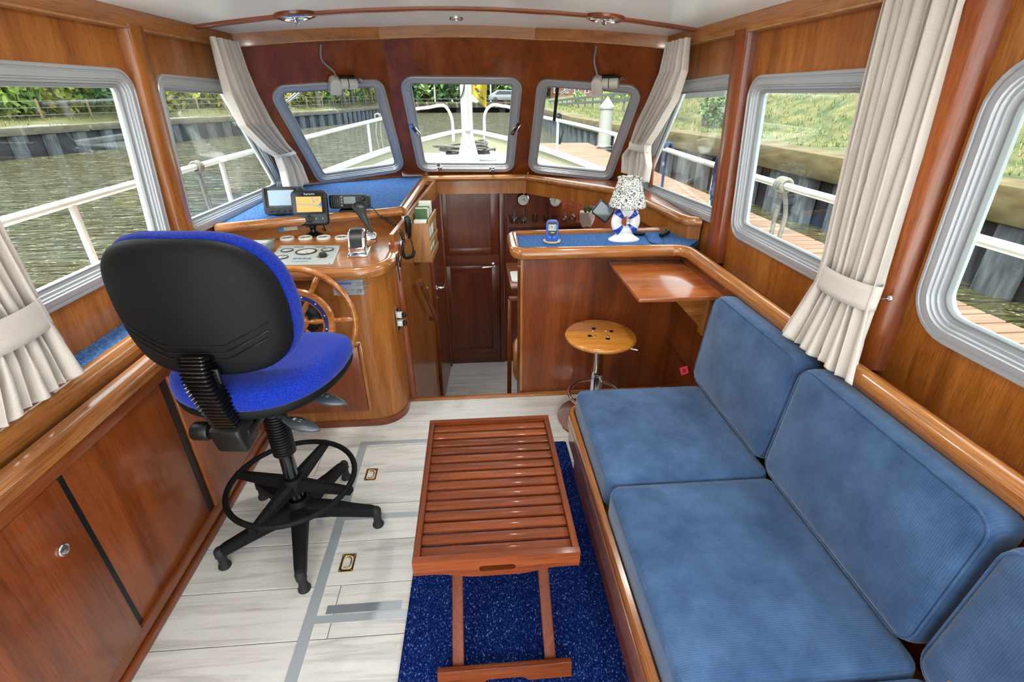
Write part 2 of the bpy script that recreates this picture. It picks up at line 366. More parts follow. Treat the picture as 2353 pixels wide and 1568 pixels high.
# walls with the openings cut through
struct(panel('wall_left', PL, [(-.35, -1.6), (3.70, -1.6), (3.70, .17), (3.12, 1.04), (-.35, 1.04)], [h1, h2], .04, WD['panelz']))
struct(panel('wall_right', PR, [(-3.70, -1.6), (.35, -1.6), (.35, 1.04), (-3.12, 1.04), (-3.70, .17)], [h3, h4, h5], .04, WD['panelz']))
ua, va = PFL.uv(A_L); ud, vd = PFL.uv(D_L)
struct(panel('wall_front_left', PFL, [(ud-.02, -.14), (0, -.14), (PFL.uv(A_L)[0], va+.05), (PFL.uv((-1.26, 3.1, 1.78))[0], PFL.uv((-1.26, 3.1, 1.78))[1]+.05)], [h6], .04, WD['redz']))
struct(panel('wall_front', PC, [(PC.uv(B_L)[0]-.03, -.14), (PC.uv(B_R)[0]+.03, -.14), (PC.uv(A_R)[0]+.03, PC.uv(A_R)[1]+.06), (PC.uv(A_L)[0]-.03, PC.uv(A_L)[1]+.06)], [h7], .04, WD['redz']))
ur, vr = PFR.uv(A_R); u2, v2 = PFR.uv((1.13, 3.1, 1.78))
struct(panel('wall_front_right', PFR, [(0, -.14), (PFR.uv(D_R)[0]+.02, -.14), (u2, v2+.05), (ur, vr+.05)], [h8], .04, WD['redz']))
# ceiling
cx_ = [lerp(-1.30, 1.16, i/24) for i in range(25)]
cp_ = [(x, ceil_z(x)) for x in cx_]+[(x, ceil_z(x)+.03) for x in reversed(cx_)]
struct(MB().prism(cp_, 4.4, T(0, 3.6, 0) @ RX(90)).build('ceiling', WHITE, None, 40))
# cornice boards: sides and the three-part front
def cornice(name, pts, h, mat, t=.028, n=14):
    m = MB(); lip = MB()
    P = [Vector(p) for p in pts]; path = []
    for i in range(n+1):
        q = P[0].lerp(P[1], i/n)
        if n > 2: q.z = ceil_z(q.x)-.055
        path.append(q)
    prof = [(-t, 0), (0, 0), (0, h), (-t, h)]
    m.sweep([(x, y) for x, y in prof], path); lip.sweep([(-t, -.006), (.004, -.006), (.004, 0), (-t, 0)], path)
    o = struct(m.build(name, mat, None, 30)); lip.build('lip', WD['raw'], o, 30); return o
def cz(x, y, lo=.055): return (x, y, ceil_z(x)-lo)
# sweep side vector = tangent x up, so paths run so that the room lies on the outer (x > 0) side
cornice('trim_1', [(-1.234, -.35, 1.768), (-1.234, 3.1, 1.768)], .07, WD['trimy'], .05, 2)
cornice('trim_2', [(1.09, 3.1, 1.768), (1.09, -.35, 1.768)], .07, WD['trimy'], .05, 2)
cornice('trim_3', [cz(-1.234, 3.06), cz(-.525, 3.365)], .07, WD['panelx']); cornice('trim_4', [cz(-.525, 3.365), cz(.385, 3.365)], .07, WD['panelx']); cornice('trim_5', [cz(.385, 3.365), cz(1.09, 3.06)], .07, WD['panelx'])
# roof batten with its ventilators
bt = MB().sweep([(-.02, 0), (-.02, -.010), (-.012, -.016), (.012, -.016), (.02, -.010), (.02, 0)], [(x, 2.70, ceil_z(x)) for x in [lerp(-1.232, 1.088, i/30) for i in range(31)]])
struct(bt.build('trim_6', WD['redx'], None, 40))
def vent(x, lbl):
    z = ceil_z(x); sl = math.degrees(math.atan(-2*.077*(x+.07)/1.157**2)); m = T(x, 2.70, z) @ RY(-sl) @ RX(180)
    t = thing('roof_ventilator', lbl, 'ventilator', m=m, group='round roof ventilators')
    MB().lathe([(.058, -.002), (.092, -.002), (.092, .012), (.088, .017), (.062, .017), (.058, .012)], 40).build('wooden_ring', WD['redx'], t, 40, world=False)
    MB().lathe([(.05, .010), (.074, .014), (.076, .018), (.070, .022), (.056, .022), (.05, .018)], 40).build('chrome_rim', CHROME, t, 40, world=False)
    MB().lathe([(.001, .004), (.056, .004), (.056, .008), (.001, .008)], 32).build('back_plate', GREYP, t, 40, world=False)
    for k in range(6):
        MB().box(.05, .010, .006, RZ(60*k) @ T(.03, 0, .014)).build('spoke', STEEL, t, 0, world=False)
    MB().lathe([(.012, .008), (.014, .020), (.008, .026), (.009, .034), (.011, .038), (.004, .042)], 16).build('knob', CHROME, t, 40, world=False)
vent(-.79, 'round chrome roof ventilator above the port front window'); vent(.645, 'round chrome roof ventilator above the starboard front window')
lp = pz(1048, 43, 1.90)
t = thing('ceiling_downlight', 'small round white downlight between the two roof ventilators', 'light', m=T(lp.x, lp.y, ceil_z(lp.x)) @ RX(180))
MB().lathe([(.022, -.002), (.036, -.002), (.036, .006), (.032, .012), (.024, .012), (.022, .006)], 28).build('bezel', STEEL, t, 40, world=False)
LEDM = pm('led_lens', (240, 238, 228), .4, emit=((255, 244, 224), .0)); MB().lathe([(.001, .004), (.022, .004), (.022, .007), (.001, .008)], 20).build('lens', LEDM, t, 40, world=False)
# added downlights out of view, put in to brighten the interior
for k, (x, y, l) in enumerate(((-.62, 1.95, 'added fill downlight over the helm chair'), (.48, 1.95, 'added fill downlight over the stool'), (-.62, .9, 'added fill downlight over the port cabinet'), (.48, .9, 'added fill downlight over the sofa'))):
    d = copy_tree(t); d.matrix_world = T(x, y, ceil_z(x)) @ RX(180); d['label'] = l
    ld = bpy.data.lights.new('fill_bulb', 'AREA'); ld.shape = 'DISK'; ld.size = .05; ld.energy = (1.0 if y > 1.5 else .2); ld.color = (1.0, .96, .90); lo = bpy.data.objects.new('fill_bulb', ld); col.objects.link(lo); lo.location = (x, y, ceil_z(x)-.02)
# posts between the side windows
def post(n, pl, u0, u1, d, round_, mat, v0=0.02, v1=.98):
    w = u1-u0; m = pl.mat() @ T((u0+u1)/2, v0, 0)
    if round_: prof = [(-w/2, 0)]+[(w/2*math.sin(a), d*math.cos(a)) for a in [math.pi/2*(k/5-1) for k in range(11)]]+[(w/2, 0)]
    else: prof = [(-w/2, -.002), (-w/2, d-.012), (-w/2+.012, d), (w/2-.012, d), (w/2, d-.012), (w/2, -.002)]
    mb = MB(); L = [[Vector((x, yv, y)) for x, y in prof] for yv in (0, v1-v0)]
    mb.rings([[m @ p for p in l] for l in L]); return struct(mb.build('trim_%d' % n, mat, None, 50))
a = PL.pix(283, 80)[0]; b = PL.pix(340, 110)[0]; print('post L', a, b, PL.pix(400, 540), PL.pix(430, 540))
post(7, PL, 2.165, 2.265, .045, False, WD['panelz'])
print('post R', PR.pix(1645, 590), PR.pix(1725, 80), PR.pix(1680, 590), PR.pix(2040, 660), PR.pix(2150, 660))
post(8, PR, -2.27, -2.16, .05, False, WD['redz']); post(9, PR, -1.27, -1.14, .055, True, WD['redz'])
post(10, PR, -3.33, -3.27, .0, False, WD['redz'])
# ------------------------------------------------------------------ floors
FLOORJ = pm('floor_joint', (96, 90, 84), .8)
PLANK = noise_col('laminate_plank', [(150, 146, 142), (196, 193, 188), (214, 212, 207), (222, 221, 216)], scale=(1.1, 13, 13), nscale=2.2, detail=8, rough=.42, dist=.9, pos=[.22, .40, .52, .72], nrough=.66)
fl = struct(MB().bb((-1.12, -1.2, -.06), (1.2, 2.335, -.003)).build('floor', FLOORJ, None, 0))
def planks(parent, x0, x1, y0, y1, z, phase, seed):
    rnd = random.Random(seed); k0 = math.floor((y0-phase)/.19); g = .0012
    k = k0
    while phase+.19*k < y1:
        a = max(y0, phase+.19*k); b = min(y1, phase+.19*(k+1)); xs = x0+rnd.uniform(.2, 1.0)
        cuts = [x0]+[c for c in (xs, xs+1.29) if x0+.1 < c < x1-.1 and (k*7) % 4 == 0]+[x1]
        for c0, c1 in zip(cuts, cuts[1:]):
            if b-a < .01: continue
            MB().prism([(-(c1-c0)/2+g, -(b-a)/2+g), ((c1-c0)/2-g, -(b-a)/2+g), ((c1-c0)/2-g, (b-a)/2-g), (-(c1-c0)/2+g, (b-a)/2-g)], .0035, T((c0+c1)/2, (a+b)/2, z-.0035), bev=.0012, nb=1).build('plank', PLANK, None, 30)
            o = bpy.context.scene.objects[-1] if False else col.objects[-1]
            o.data.transform(T(-(c0+c1)/2, -(a+b)/2, -z)); o.location = ((c0+c1)/2, (a+b)/2, z); o.parent = parent
        k += 1
planks(fl, -1.10, 1.15, -1.0, 2.31, 0, .979, 3)
fl2 = struct(MB().bb((-.62, 2.45, -.84), (1.2, 4.14, -.783)).build('floor_lower', FLOORJ, None, 0)); planks(fl2, -.6, 1.15, 2.6, 4.1, -.78, .979+.03, 5)
ss = MB().bb((-.42, 2.31, -.035), (1.02, 2.342, .006), bev=.004).build('trim_11', WD['trimx'], None, 40); struct(ss)
st = struct(MB().bb((-.42, 2.345, -.8), (.24, 2.36, -.03)).build('wall_step', WD['redz'], None, 0))
stp = struct(MB().bb((-.41, 2.36, -.42), (.21, 2.62, -.38), bev=.006).bb((-.41, 2.58, -.78), (.21, 2.60, -.42)).build('floor_step', WD['redx'], None, 30))
# aluminium strips let into the floor round the hatches
def strip(n, x0, y0, x1, y1): return struct(MB().bb((x0, y0, -.002), (x1, y1, .0018)).build('trim_%d' % n, ALU2, None, 0))
strip(12, -.615, .2, -.578, 1.965); strip(13, -.578, 1.938, .30, 1.965); strip(14, -.578, 1.462, .30, 1.490); strip(15, -.578, 1.030, .30, 1.056)
STEELP = pm('dull_steel_plate', (150, 160, 168), .35, .5)
struct(MB().bb((-.55, 1.062, -.002), (-.30, 1.092, .0014)).build('trim_16', STEELP, None, 0)); struct(MB().bb((-.55, 1.496, -.002), (-.50, 1.515, .0014)).build('trim_17', STEELP, None, 0))
def flush_pull(cx, cy, lbl):
    P = pz(cx, cy, 0); t = thing('flush_pull', lbl, 'hatch pull', P)
    o = rrect(.052, .076, .004); i = rrect(.034, .056, .010)
    mm = T(P)
    MB().rings([[mm @ Vector((a, b, z)) for a, b in q] for q, z in ((o, .000), (o, .0022), (rrect(.038, .060, .010), .0022), (i, -.001), (rrect(.030, .05, .009), -.002))], cap=(False, True)).build('plate', BRASS, t, 30)
    MB().tube([P+Vector(p) for p in smooth_path([(-.011, -.022, .001), (.008, -.020, .0022), (.013, 0, .0025), (.008, .020, .0022), (-.011, .022, .001)], 4)], .0024, 6).build('ring', BRASS, t, 60)
    for sx in (-1, 1):
        for sy in (-1, 1): MB().lathe([(.0028, 0), (.0022, .0012), (.0005, .0014)], 8, T(P+Vector((sx*.021, sy*.033, .0022)))).build('screw', BRASS, t, 60)
flush_pull(853, 1091, 'brass flush pull in the floor hatch nearest the console'); flush_pull(799, 1294, 'brass flush pull in the floor hatch nearest the rug')
# ------------------------------------------------------------------ ledges, dash and coamings
DZ = .97
NOSE = [(-.028, -.022), (.018, -.022), (.027, -.012), (.028, .004), (.020, .018), (.006, .024), (-.012, .024), (-.024, .016), (-.028, .004)]
dl = Vector((-1.30, 2.50, 0)); dr = Vector((-.424, 2.83, 0)); df = Vector((-.392, 4.03, 0))
# dash on the port side: carpet top, coaming board and rounded nosing
dash = thing('dash_shelf', 'blue carpeted dash shelf with a rounded wooden nosing under the port windows', 'shelf', (-.9, 3.3, .9))
MB().prism([(-1.312, 2.51), (-.43, 2.84), (-.40, 4.05), (-.545, 4.05), (-1.312, 3.665)], .03, T(0, 0, .935)).build('carpet', CARPET, dash, 0)
nose_path = [Vector((-1.30, 2.50, DZ-.018)), Vector((-.424, 2.83, DZ-.018)), Vector((-.392, 4.03, DZ-.018))]
MB().sweep(NOSE, [nose_path[0], nose_path[0].lerp(nose_path[1], .5), nose_path[1]], cap=True).build('nosing', WD['trimx'], dash, 50)
MB().sweep(NOSE, [nose_path[1], nose_path[1].lerp(nose_path[2], .5), nose_path[2]]).build('nosing', WD['trimy'], dash, 50)
MB().prism([(-1.315, 2.512), (-.430, 2.842), (-.436, 2.86), (-1.315, 2.53)], .115, T(0, 0, .825)).build('coaming', WD['panelx'], dash, 0)
# narrow ledge running under the centre and starboard front windows and along the starboard side
lpath = [Vector(p) for p in ((-.372, 4.03, 0), (.41, 4.01, 0), (.99, 3.31, 0), (1.045, 3.0, 0), (1.092, 2.52, 0), (1.115, 2.46, 0), (1.17, 2.44, 0))]
led = thing('window_ledge', 'varnished wooden ledge with a rounded nosing running under the centre and starboard front windows', 'ledge', (.4, 3.9, .9))
inner = [(p.x, p.y) for p in lpath]
MB().prism(list(reversed([(-.372, 4.10)]+[(.40, 4.10), (1.18, 3.70), (1.18, 2.44)]+list(reversed(inner)))), .03, T(0, 0, .935)).build('ledge_board', WD['redx'], led, 0)
segs = [lpath[0:2], lpath[1:3], lpath[2:]]
for k, sg in enumerate(segs):
    pp = [Vector((p.x, p.y, DZ-.018)) for p in sg]
    if len(pp) == 2: pp = [pp[0], pp[0].lerp(pp[1], .5), pp[1]]
    # room side lies to the right when walking from the centre to starboard
    MB().sweep(NOSE, pp).build('nosing', WD['trimx' if k < 2 else 'trimy'], led, 50)
    MB().sweep([(-.018, -.105), (.006, -.105), (.006, 0), (-.018, 0)], [p-Vector((0, 0, .018)) for p in pp]).build('fascia', WD['panelz'], led, 30)
# ================================================================== built-in furniture
def ring_frame(mb, pl_m, outer, inner, h):
    mb.rings([[pl_m @ Vector((a, b, z)) for a, b in q] for q, z in ((outer, 0), (outer, h), (inner, h), (inner, 0))], closed=True)
# ---- port side cabinet with sliding doors
cab = thing('side_cabinet', 'long reddish wooden cabinet with sliding doors along the port side', 'cabinet', (-1.15, 1.0, 0))
MB().bb((-1.30, -.9, .0), (-1.085, 2.09, .70)).bb((-1.115, -.9, .69), (-1.072, 2.09, .735), bev=.004).bb((-1.10, -.9, .045), (-1.072, 2.09, .085), bev=.003).build('body', WD['redy'], cab, 30)
MB().bb((-1.095, -.9, .0), (-1.066, 2.09, .03), bev=.004).build('plinth', WD['redy'], cab, 30)
MB().sweep([(-.026, -.026), (.018, -.026), (.026, -.018), (.026, .010), (.018, .020), (.004, .025), (-.026, .025)], [(-1.085, -.9, .757), (-1.085, .6, .757), (-1.085, 2.06, .757)]).build('nosing', WD['trimy'], cab, 50)
def cab_door(y0, y1, x, knob=None):
    o = MB().bb((x-.012, y0, .085), (x, y1, .69), bev=.003).build('door', WD['redz'], cab, 30)
    if knob is not None:
        k = px(*knob, x); MB().lathe([(.016, 0), (.0165, .004), (.014, .006), (.012, .005), (.009, .0065), (.001, .007)], 24, frame_n((x, k.y, k.z), (1, 0, 0))).build('knob', STEEL, o, 50)
cab_door(-.9, 1.0, -1.070, (144, 1264)); cab_door(.98, 1.462, -1.084); MB().bb((-1.0838, 1.0, .087), (-1.0825, 1.026, .688)).build('joint_shadow_strip', BLACK, cab, 0); cab_door(1.497, 2.085, -1.073, (449, 932))  # black strip draws the shadow at the sliding door joint
MB().bb((-1.085, 1.462, .085), (-1.0835, 1.497, .69)).build('gap_shadow_liner', BLACK, cab, 0)
# ---- port ledge above the cabinet: carpet, coaming with a hand slot
pld = thing('side_ledge', 'blue carpeted ledge with a wooden coaming below the port windows', 'ledge', (-1.2, 1.0, .78))
MB().bb((-1.318, -.9, .775), (-1.19, 2.44, .795)).build('carpet', CARPET, pld, 0)
MB().sweep([(-.03, -.045), (.02, -.045), (.028, -.03), (.03, .0), (.024, .02), (.008, .028), (-.012, .027), (-.026, .018), (-.03, .0)], [(-1.168, -.9, .802), (-1.168, .6, .802), (-1.168, 2.05, .802)]).build('coaming', WD['trimy'], pld, 50)
MB().bb((-1.20, -.9, .69), (-1.112, 2.06, .735)).build('trough', WD['darky'], pld, 0)
MB().bb((-1.155, 1.62, .735), (-1.105, 2.06, .775), bev=.015).build('slot_end', WD['trimy'], pld, 40)
# ---- helm console
con = thing('helm_console', 'varnished wooden helm console with a rounded corner below the port windows', 'console', (-.85, 2.4, 0))
body = rpoly([(-1.31, 2.10), (-.41, 2.10), (-.41, 2.83), (-1.31, 2.5)], [0, .15, 0, 0], 10)
MB().prism(body, .79, T(0, 0, .04)).build('body', WD['panelz'], con, 30)
MB().prism(rpoly([(-1.31, 2.095), (-.405, 2.095), (-.405, 2.83), (-1.31, 2.5)], [0, .15, 0, 0], 10), .04).build('plinth', WD['redx'], con, 30)
top = rpoly([(-1.31, 2.08), (-.42, 2.08), (-.42, 2.80), (-1.31, 2.49)], [0, .13, 0, 0], 10)
MB().prism(top, .038, T(0, 0, .828)).build('console_top', WD['panelx'], con, 30)
np_ = [Vector((-1.30, 2.065, .852))]+[Vector((a, b, .852)) for a, b in rpoly([(-1.31, 2.065), (-.405, 2.065), (-.405, 2.80), (-1.31, 2.49)], [0, .14, 0, 0], 10)[1:-2]]+[Vector((-.405, 2.80, .852))]
np_ = [p for i, p in enumerate(np_) if i == 0 or (p-np_[i-1]).length > .004]
MB().sweep([(-.024, -.028), (.016, -.028), (.025, -.02), (.027, .0), (.022, .018), (.008, .026), (-.012, .026), (-.024, .018)], np_).build('nosing', WD['trimx'], con, 50)
# access door in the console front
MB().bb((-1.04, 2.085, .10), (-.585, 2.10, .475), bev=.008).build('access_door', WD['redz'], con, 30)
MB().bb((-1.06, 2.091, .475), (-.57, 2.10, .50), bev=.004).build('door_moulding', WD['trimx'], con, 30); MB().bb((-.585, 2.091, .10), (-.567, 2.10, .49), bev=.004).build('door_moulding', WD['trimz'], con, 30)
# corner post and lining on the companionway side of the console
MB().prism(rpoly([(-.43, 2.325), (-.375, 2.325), (-.375, 2.37), (-.43, 2.37)], .012, 3), .93, T(0, 0, -.03)).build('corner_post', WD['redz'], con, 40)
# ---- companionway side wall, lower door and forward bulkhead
SW = Plane((-.405, 2.36, 0), Vector((.105, 1.74, 0)), (0, 0, 1)); SWL = math.hypot(.105, 1.74)
struct(panel('wall_companionway', SW, [(0, -.8), (SWL, -.8), (SWL, .94), (0, .94)], [], .02, WD['panelz']))
d1 = thing('door_1', None, None, SW.p(1.05, -.78), kind='structure')
MB().box(.62, 1.62, .014, SW.mat() @ T(1.36, .03, .007)).build('door_leaf', WD['darkz'], d1, 0)
MB().box(.03, 1.68, .03, SW.mat() @ T(1.03, .06, .012), bev=.004).box(.03, 1.68, .03, SW.mat() @ T(1.69, .06, .012), bev=.004).build('door_frame', WD['redz'], d1, 30)
def lever(parent, m, L=.10, sgn=1):
    MB().lathe([(.022, 0), (.022, .004), (.014, .008), (.009, .012), (.009, .045)], 20, m).tube([m @ Vector(p) for p in smooth_path([(0, 0, .042), (sgn*.012, 0, .052), (sgn*.04, 0, .054), (sgn*L*.8, -.003, .054), (sgn*L, -.006, .052)], 4)], .0075, 8).build('lever_handle', CHROME, parent, 60)
hp = SW.pix(999, 662); lever(d1, SW.mat() @ T(hp[0], hp[1], .014), .10, 1)
lk = SW.pix(1000, 684); MB().lathe([(.016, 0), (.016, .004), (.008, .006), (.001, .012)], 16, SW.mat() @ T(lk[0], lk[1], .014)).build('lock', CHROME, d1, 50)
# bulkhead with its door
BY = 4.12
bh = struct(MB().bb((-.62, BY, -.8), (1.30, BY+.03, .96)).build('wall_bulkhead', WD['darkz'], None, 0))
d2 = thing('door_2', None, None, (-.05, BY, -.78), kind='structure')
dx0, dx1 = py(1016, 600, BY).x, py(1147, 600, BY).x
MB().bb((dx0, BY-.022, -.77), (dx1, BY-.002, .95)).build('door_leaf', WD['darkz'], d2, 0)
for (z0, z1) in ((-.68, .20), (.30, .93)):
    for nm, lo, hi in (('stile', (dx0, z0), (dx0+.07, z1)), ('stile', (dx1-.07, z0), (dx1, z1)), ('rail', (dx0+.07, z1-.06), (dx1-.07, z1)), ('rail', (dx0+.07, z0), (dx1-.07, z0+.06))):
        MB().bb((lo[0], BY-.032, lo[1]), (hi[0], BY-.022, hi[1]), bev=.003).build(nm, WD['darkz' if nm == 'stile' else 'darkx'], d2, 30)
MB().bb((dx0, BY-.032, .20), (dx1, BY-.022, .30)).build('rail', WD['darkx'], d2, 0); MB().bb((dx0, BY-.032, -.77), (dx1, BY-.022, -.68)).build('rail', WD['darkx'], d2, 0)
for x in (dx0-.045, dx1+.005): MB().bb((x, BY-.04, -.78), (x+.04, BY, .95), bev=.004).build('door_frame', WD['darkz'], d2, 30)
h2 = py(1133, 609, BY-.032); lever(d2, frame_n((h2.x, BY-.032, h2.z), (0, -1, 0)), .10, -1)
for z in (.86, .3, -.6): MB().lathe([(.006, -.03), (.006, .03)], 10, T(dx0-.002, BY-.042, z)).build('hinge', STEEL, d2, 60)
# ---- starboard island and the ledge running aft from it
isl = thing('counter_island', 'wooden counter island with a blue carpet inset top beside the companionway', 'counter', (.65, 2.45, 0))
MB().bb((.222, 2.35, 0), (1.10, 2.372, .835)).build('front_panel', WD['redz'], isl, 0); MB().bb((.222, 2.372, -.78), (.24, 2.60, .835)).build('side_panel', WD['panelz'], isl, 0)
MB().bb((.24, 2.585, -.78), (1.15, 2.60, .835)).build('back_panel', WD['darkz'], isl, 0)
MB().sweep([(-.006, 0), (.006, 0), (.006, .80), (-.006, .80)], [(.222, 2.352, .02), (.222, 2.34, .02)]).build('edge_strip', WD['trimz'], isl, 30)
io = rpoly([(.185, 2.285), (1.05, 2.285), (1.17, 2.40), (1.17, 2.64), (.185, 2.625)], [.06, 0, 0, 0, .06], 6)
MB().prism(rpoly([(.21, 2.31), (1.06, 2.31), (1.16, 2.42), (1.16, 2.62), (.21, 2.605)], [.04, 0, 0, 0, .04], 5), .028, T(0, 0, .832)).build('carpet', CARPET, isl, 0)
ip = [Vector(p) for p in ((1.14, 2.632, .852), (.22, 2.618, .852))]+[Vector((a, b, .852)) for a, b in [(.195, 2.605), (.188, 2.58), (.188, 2.33), (.198, 2.302), (.222, 2.288)]]+[Vector(p) for p in ((.6, 2.286, .852), (.97, 2.286, .852))]
NIS = [(-.022, -.028), (.016, -.028), (.026, -.018), (.027, .004), (.020, .020), (.006, .027), (-.010, .027), (-.022, .018)]
NIS2 = [(-x, y) for x, y in reversed(NIS)]
MB().sweep(NIS, ip, fixed_up=True).build('nosing', WD['trimx'], isl, 50)
rl = thing('starboard_ledge', 'long varnished ledge with a rounded nosing behind the blue sofa backrest', 'ledge', (1.08, 1.0, .8))
rp = [Vector(p) for p in ((.97, 2.286, .852), (1.01, 2.276, .852), (1.035, 2.24, .852), (1.042, 2.19, .852), (1.042, 1.2, .852), (1.042, -.9, .852))]
MB().sweep(NIS, rp).build('nosing', WD['trimy'], rl, 50)
MB().bb((1.04, -.9, .78), (1.184, 2.285, .80)).build('ledge_board', WD['redy'], rl, 0)
MB().bb((1.045, -.9, 0), (1.062, 2.35, .83)).build('lining', WD['redz'], rl, 0)
MB().bb((1.036, 1.5, .30), (1.046, 2.35, .312)).build('rail', WD['darky'], rl, 0)
# ---- folding flap table
ft = thing('flap_table', 'small varnished flap table hinged below the starboard ledge', 'table', (.86, 2.15, .73))
FLAPM = wood('flap_veneer', (142, 74, 32), (168, 92, 42), (184, 108, 54), 'x', across=8, rough=.25, coat=.6)
fx0 = .668; fy0 = 1.835; fy1 = 2.35
MB().prism(rpoly([(fx0, fy0), (1.04, fy0), (1.04, fy1-.005), (fx0, fy1-.005)], .006, 2), .018, T(0, 0, .764), bev=.003).build('flap', FLAPM, ft, 30)
MB().prism([(0, 0), (.20, 0), (.20, -.20)], .016, Matrix.Translation((.835, 1.975, .763)) @ RX(90)).build('bracket', WD['trimx'], ft, 30)
MB().bb((1.022, 1.93, .545), (1.042, 1.99, .763), bev=.003).build('bracket_batten', WD['trimz'], ft, 30)
# ---- sofa
BLUEF = None
def corduroy(name, ax):
    m, nt, b = new_mat(name); N = nt.nodes; L = nt.links
    t = N.new('ShaderNodeTexCoord'); wv = N.new('ShaderNodeTexWave'); wv.wave_type = 'BANDS'; wv.bands_direction = ax; wv.inputs['Scale'].default_value = 62; wv.inputs['Distortion'].default_value = .15
    L.new(t.outputs['Object'], wv.inputs['Vector']); n = N.new('ShaderNodeTexNoise'); n.inputs['Scale'].default_value = 7; n.inputs['Detail'].default_value = 7; n.inputs['Roughness'].default_value = .7; L.new(t.outputs['Object'], n.inputs['Vector'])
    r = N.new('ShaderNodeValToRGB'); L.new(n.outputs['Fac'], r.inputs[0]); r.color_ramp.elements[0].position = .3; r.color_ramp.elements[0].color = lin((44, 70, 106)); r.color_ramp.elements[1].position = .72; r.color_ramp.elements[1].color = lin((80, 110, 150))
    mx = N.new('ShaderNodeMix'); mx.data_type = 'RGBA'; mx.blend_type = 'MULTIPLY'; mx.inputs['Factor'].default_value = .16; L.new(r.outputs[0], mx.inputs['A']); L.new(wv.outputs['Color'], mx.inputs['B']); L.new(mx.outputs['Result'], b.inputs['Base Color'])
    bp = N.new('ShaderNodeBump'); bp.inputs['Strength'].default_value = .35; bp.inputs['Distance'].default_value = .001; L.new(wv.outputs['Color'], bp.inputs['Height']); L.new(bp.outputs[0], b.inputs['Normal'])
    b.inputs['Roughness'].default_value = .9; b.inputs['Sheen Weight'].default_value = .35; b.inputs['Sheen Roughness'].default_value = .4; b.inputs['Specular IOR Level'].default_value = .15; return m
CORD = corduroy('blue_corduroy', 'Y'); CORD2 = corduroy('blue_corduroy_back', 'Y')
def cushion(mb, lo, hi, m=None, puff=.012, r=.045, n=14):
    """soft box: superellipsoid-like rounded block with crowned faces"""
    c = [(a+b)/2 for a, b in zip(lo, hi)]; h = [(b-a)/2 for a, b in zip(lo, hi)]; loops = []
    def ringpoly(ins): return rpoly([(-h[0]+ins, -h[1]+ins), (h[0]-ins, -h[1]+ins), (h[0]-ins, h[1]-ins), (-h[0]+ins, h[1]-ins)], max(r*1.3-ins, .004), 6)
    ks = [(r*(1-math.sin(a)), -h[2]+r*(1-math.cos(a))) for a in [math.pi/2*k/4 for k in range(5)]]
    ks += [(i, -z) for i, z in reversed(ks)]
    for ins, z in ks: loops.append([Vector((c[0]+x, c[1]+y, c[2]+z)) for x, y in ringpoly(ins)])
    top = ringpoly(r); 
    for s_, zz in ((.8, puff*.5), (.5, puff*.85), (.2, puff)): loops.append([Vector((c[0]+x*s_, c[1]+y*s_, c[2]+h[2]+zz)) for x, y in top])
    return mb.rings(loops, m)
def piping(mb, lo, hi, z, r=.0032, rad=.055, m=None, ins=.006):
    pts = rpoly([(lo[0]+ins, lo[1]+ins), (hi[0]-ins, lo[1]+ins), (hi[0]-ins, hi[1]-ins), (lo[0]+ins, hi[1]-ins)], rad, 6); return mb.tube([Vector((a, b, z)) for a, b in pts], r, 6, m, closed=True)
sofa = thing('corner_sofa', 'wooden sofa base with a varnished front rail under the blue cushions', 'sofa base', (.7, .9, 0))
SX, SZ, SE = .365, .345, 1.735
so = rpoly([(SX, -.9), (1.04, -.9), (1.04, SE), (SX, SE)], [0, 0, 0, .06], 6)
MB().prism(rpoly([(SX+.035, -.9), (1.04, -.9), (1.04, SE-.03), (SX+.035, SE-.03)], [0, 0, 0, .05], 6), .27, T(0, 0, .0)).build('base', WD['redy'], sofa, 30)
MB().prism(so, .022, T(0, 0, .268)).build('seat_board', WD['trimy'], sofa, 30)
rail = [Vector((a, b, .30)) for a, b in [(SX+.012, -.9), (SX+.012, .4), (SX+.012, SE-.07), (SX+.018, SE-.045), (SX+.035, SE-.025), (SX+.06, SE-.014), (1.0, SE-.014)]]
RAILP = [(-.012, -.12), (.006, -.12), (.010, -.10), (.006, -.04), (.008, -.012), (.014, .008), (.014, .03), (.008, .04), (-.006, .042), (-.012, .034)]
MB().sweep([(-x, y) for x, y in reversed(RAILP)], rail).build('front_rail', WD['trimy'], sofa, 50)
def seat_cushion(y0, y1, lbl):
    t = thing('seat_cushion', lbl, 'cushion', (.65, (y0+y1)/2, .315), group='blue corduroy seat cushions')
    cushion(MB(), (SX+.028, y0+.002, .30), (.945, y1-.002, .432), r=.03, puff=.010).build('cover', CORD, t, 60)
    piping(MB(), (SX+.028, y0+.002), (.945, y1-.002), .420, rad=.035).build('piping', CORD, t, 60)
seat_cushion(1.147, 1.71, 'blue corduroy seat cushion at the forward end of the sofa'); seat_cushion(.535, 1.147, 'wide blue corduroy seat cushion in the middle of the sofa')
seat_cushion(-.3, .535, 'blue corduroy seat cushion at the near edge of the picture')
def back_cushion(y0, y1, lbl):
    m = Matrix.Translation((.912, (y0+y1)/2, .437)) @ RY(5); L = (y1-y0)/2-.002
    t = thing('back_cushion', lbl, 'cushion', (.97, (y0+y1)/2, .437), group='blue corduroy back cushions')
    mm = m @ Matrix(((0, 0, -1, 0), (0, -1, 0, 0), (-1, 0, 0, 0), (0, 0, 0, 1))) if False else m
    # local x = thickness, y = length, z = height
    mb = MB(); mr = mm @ Matrix.Rotation(-math.pi/2, 4, 'Y')      # z' (crown) points to -x
    cushion(mb, (0.0, -L, -.105), (.398, L, .0), mr, r=.035, puff=.010); mb.build('cover', CORD2, t, 60)
    piping(MB(), (0.0, -L), (.398, L), -.010, rad=.05, m=mr).build('piping', CORD2, t, 60)
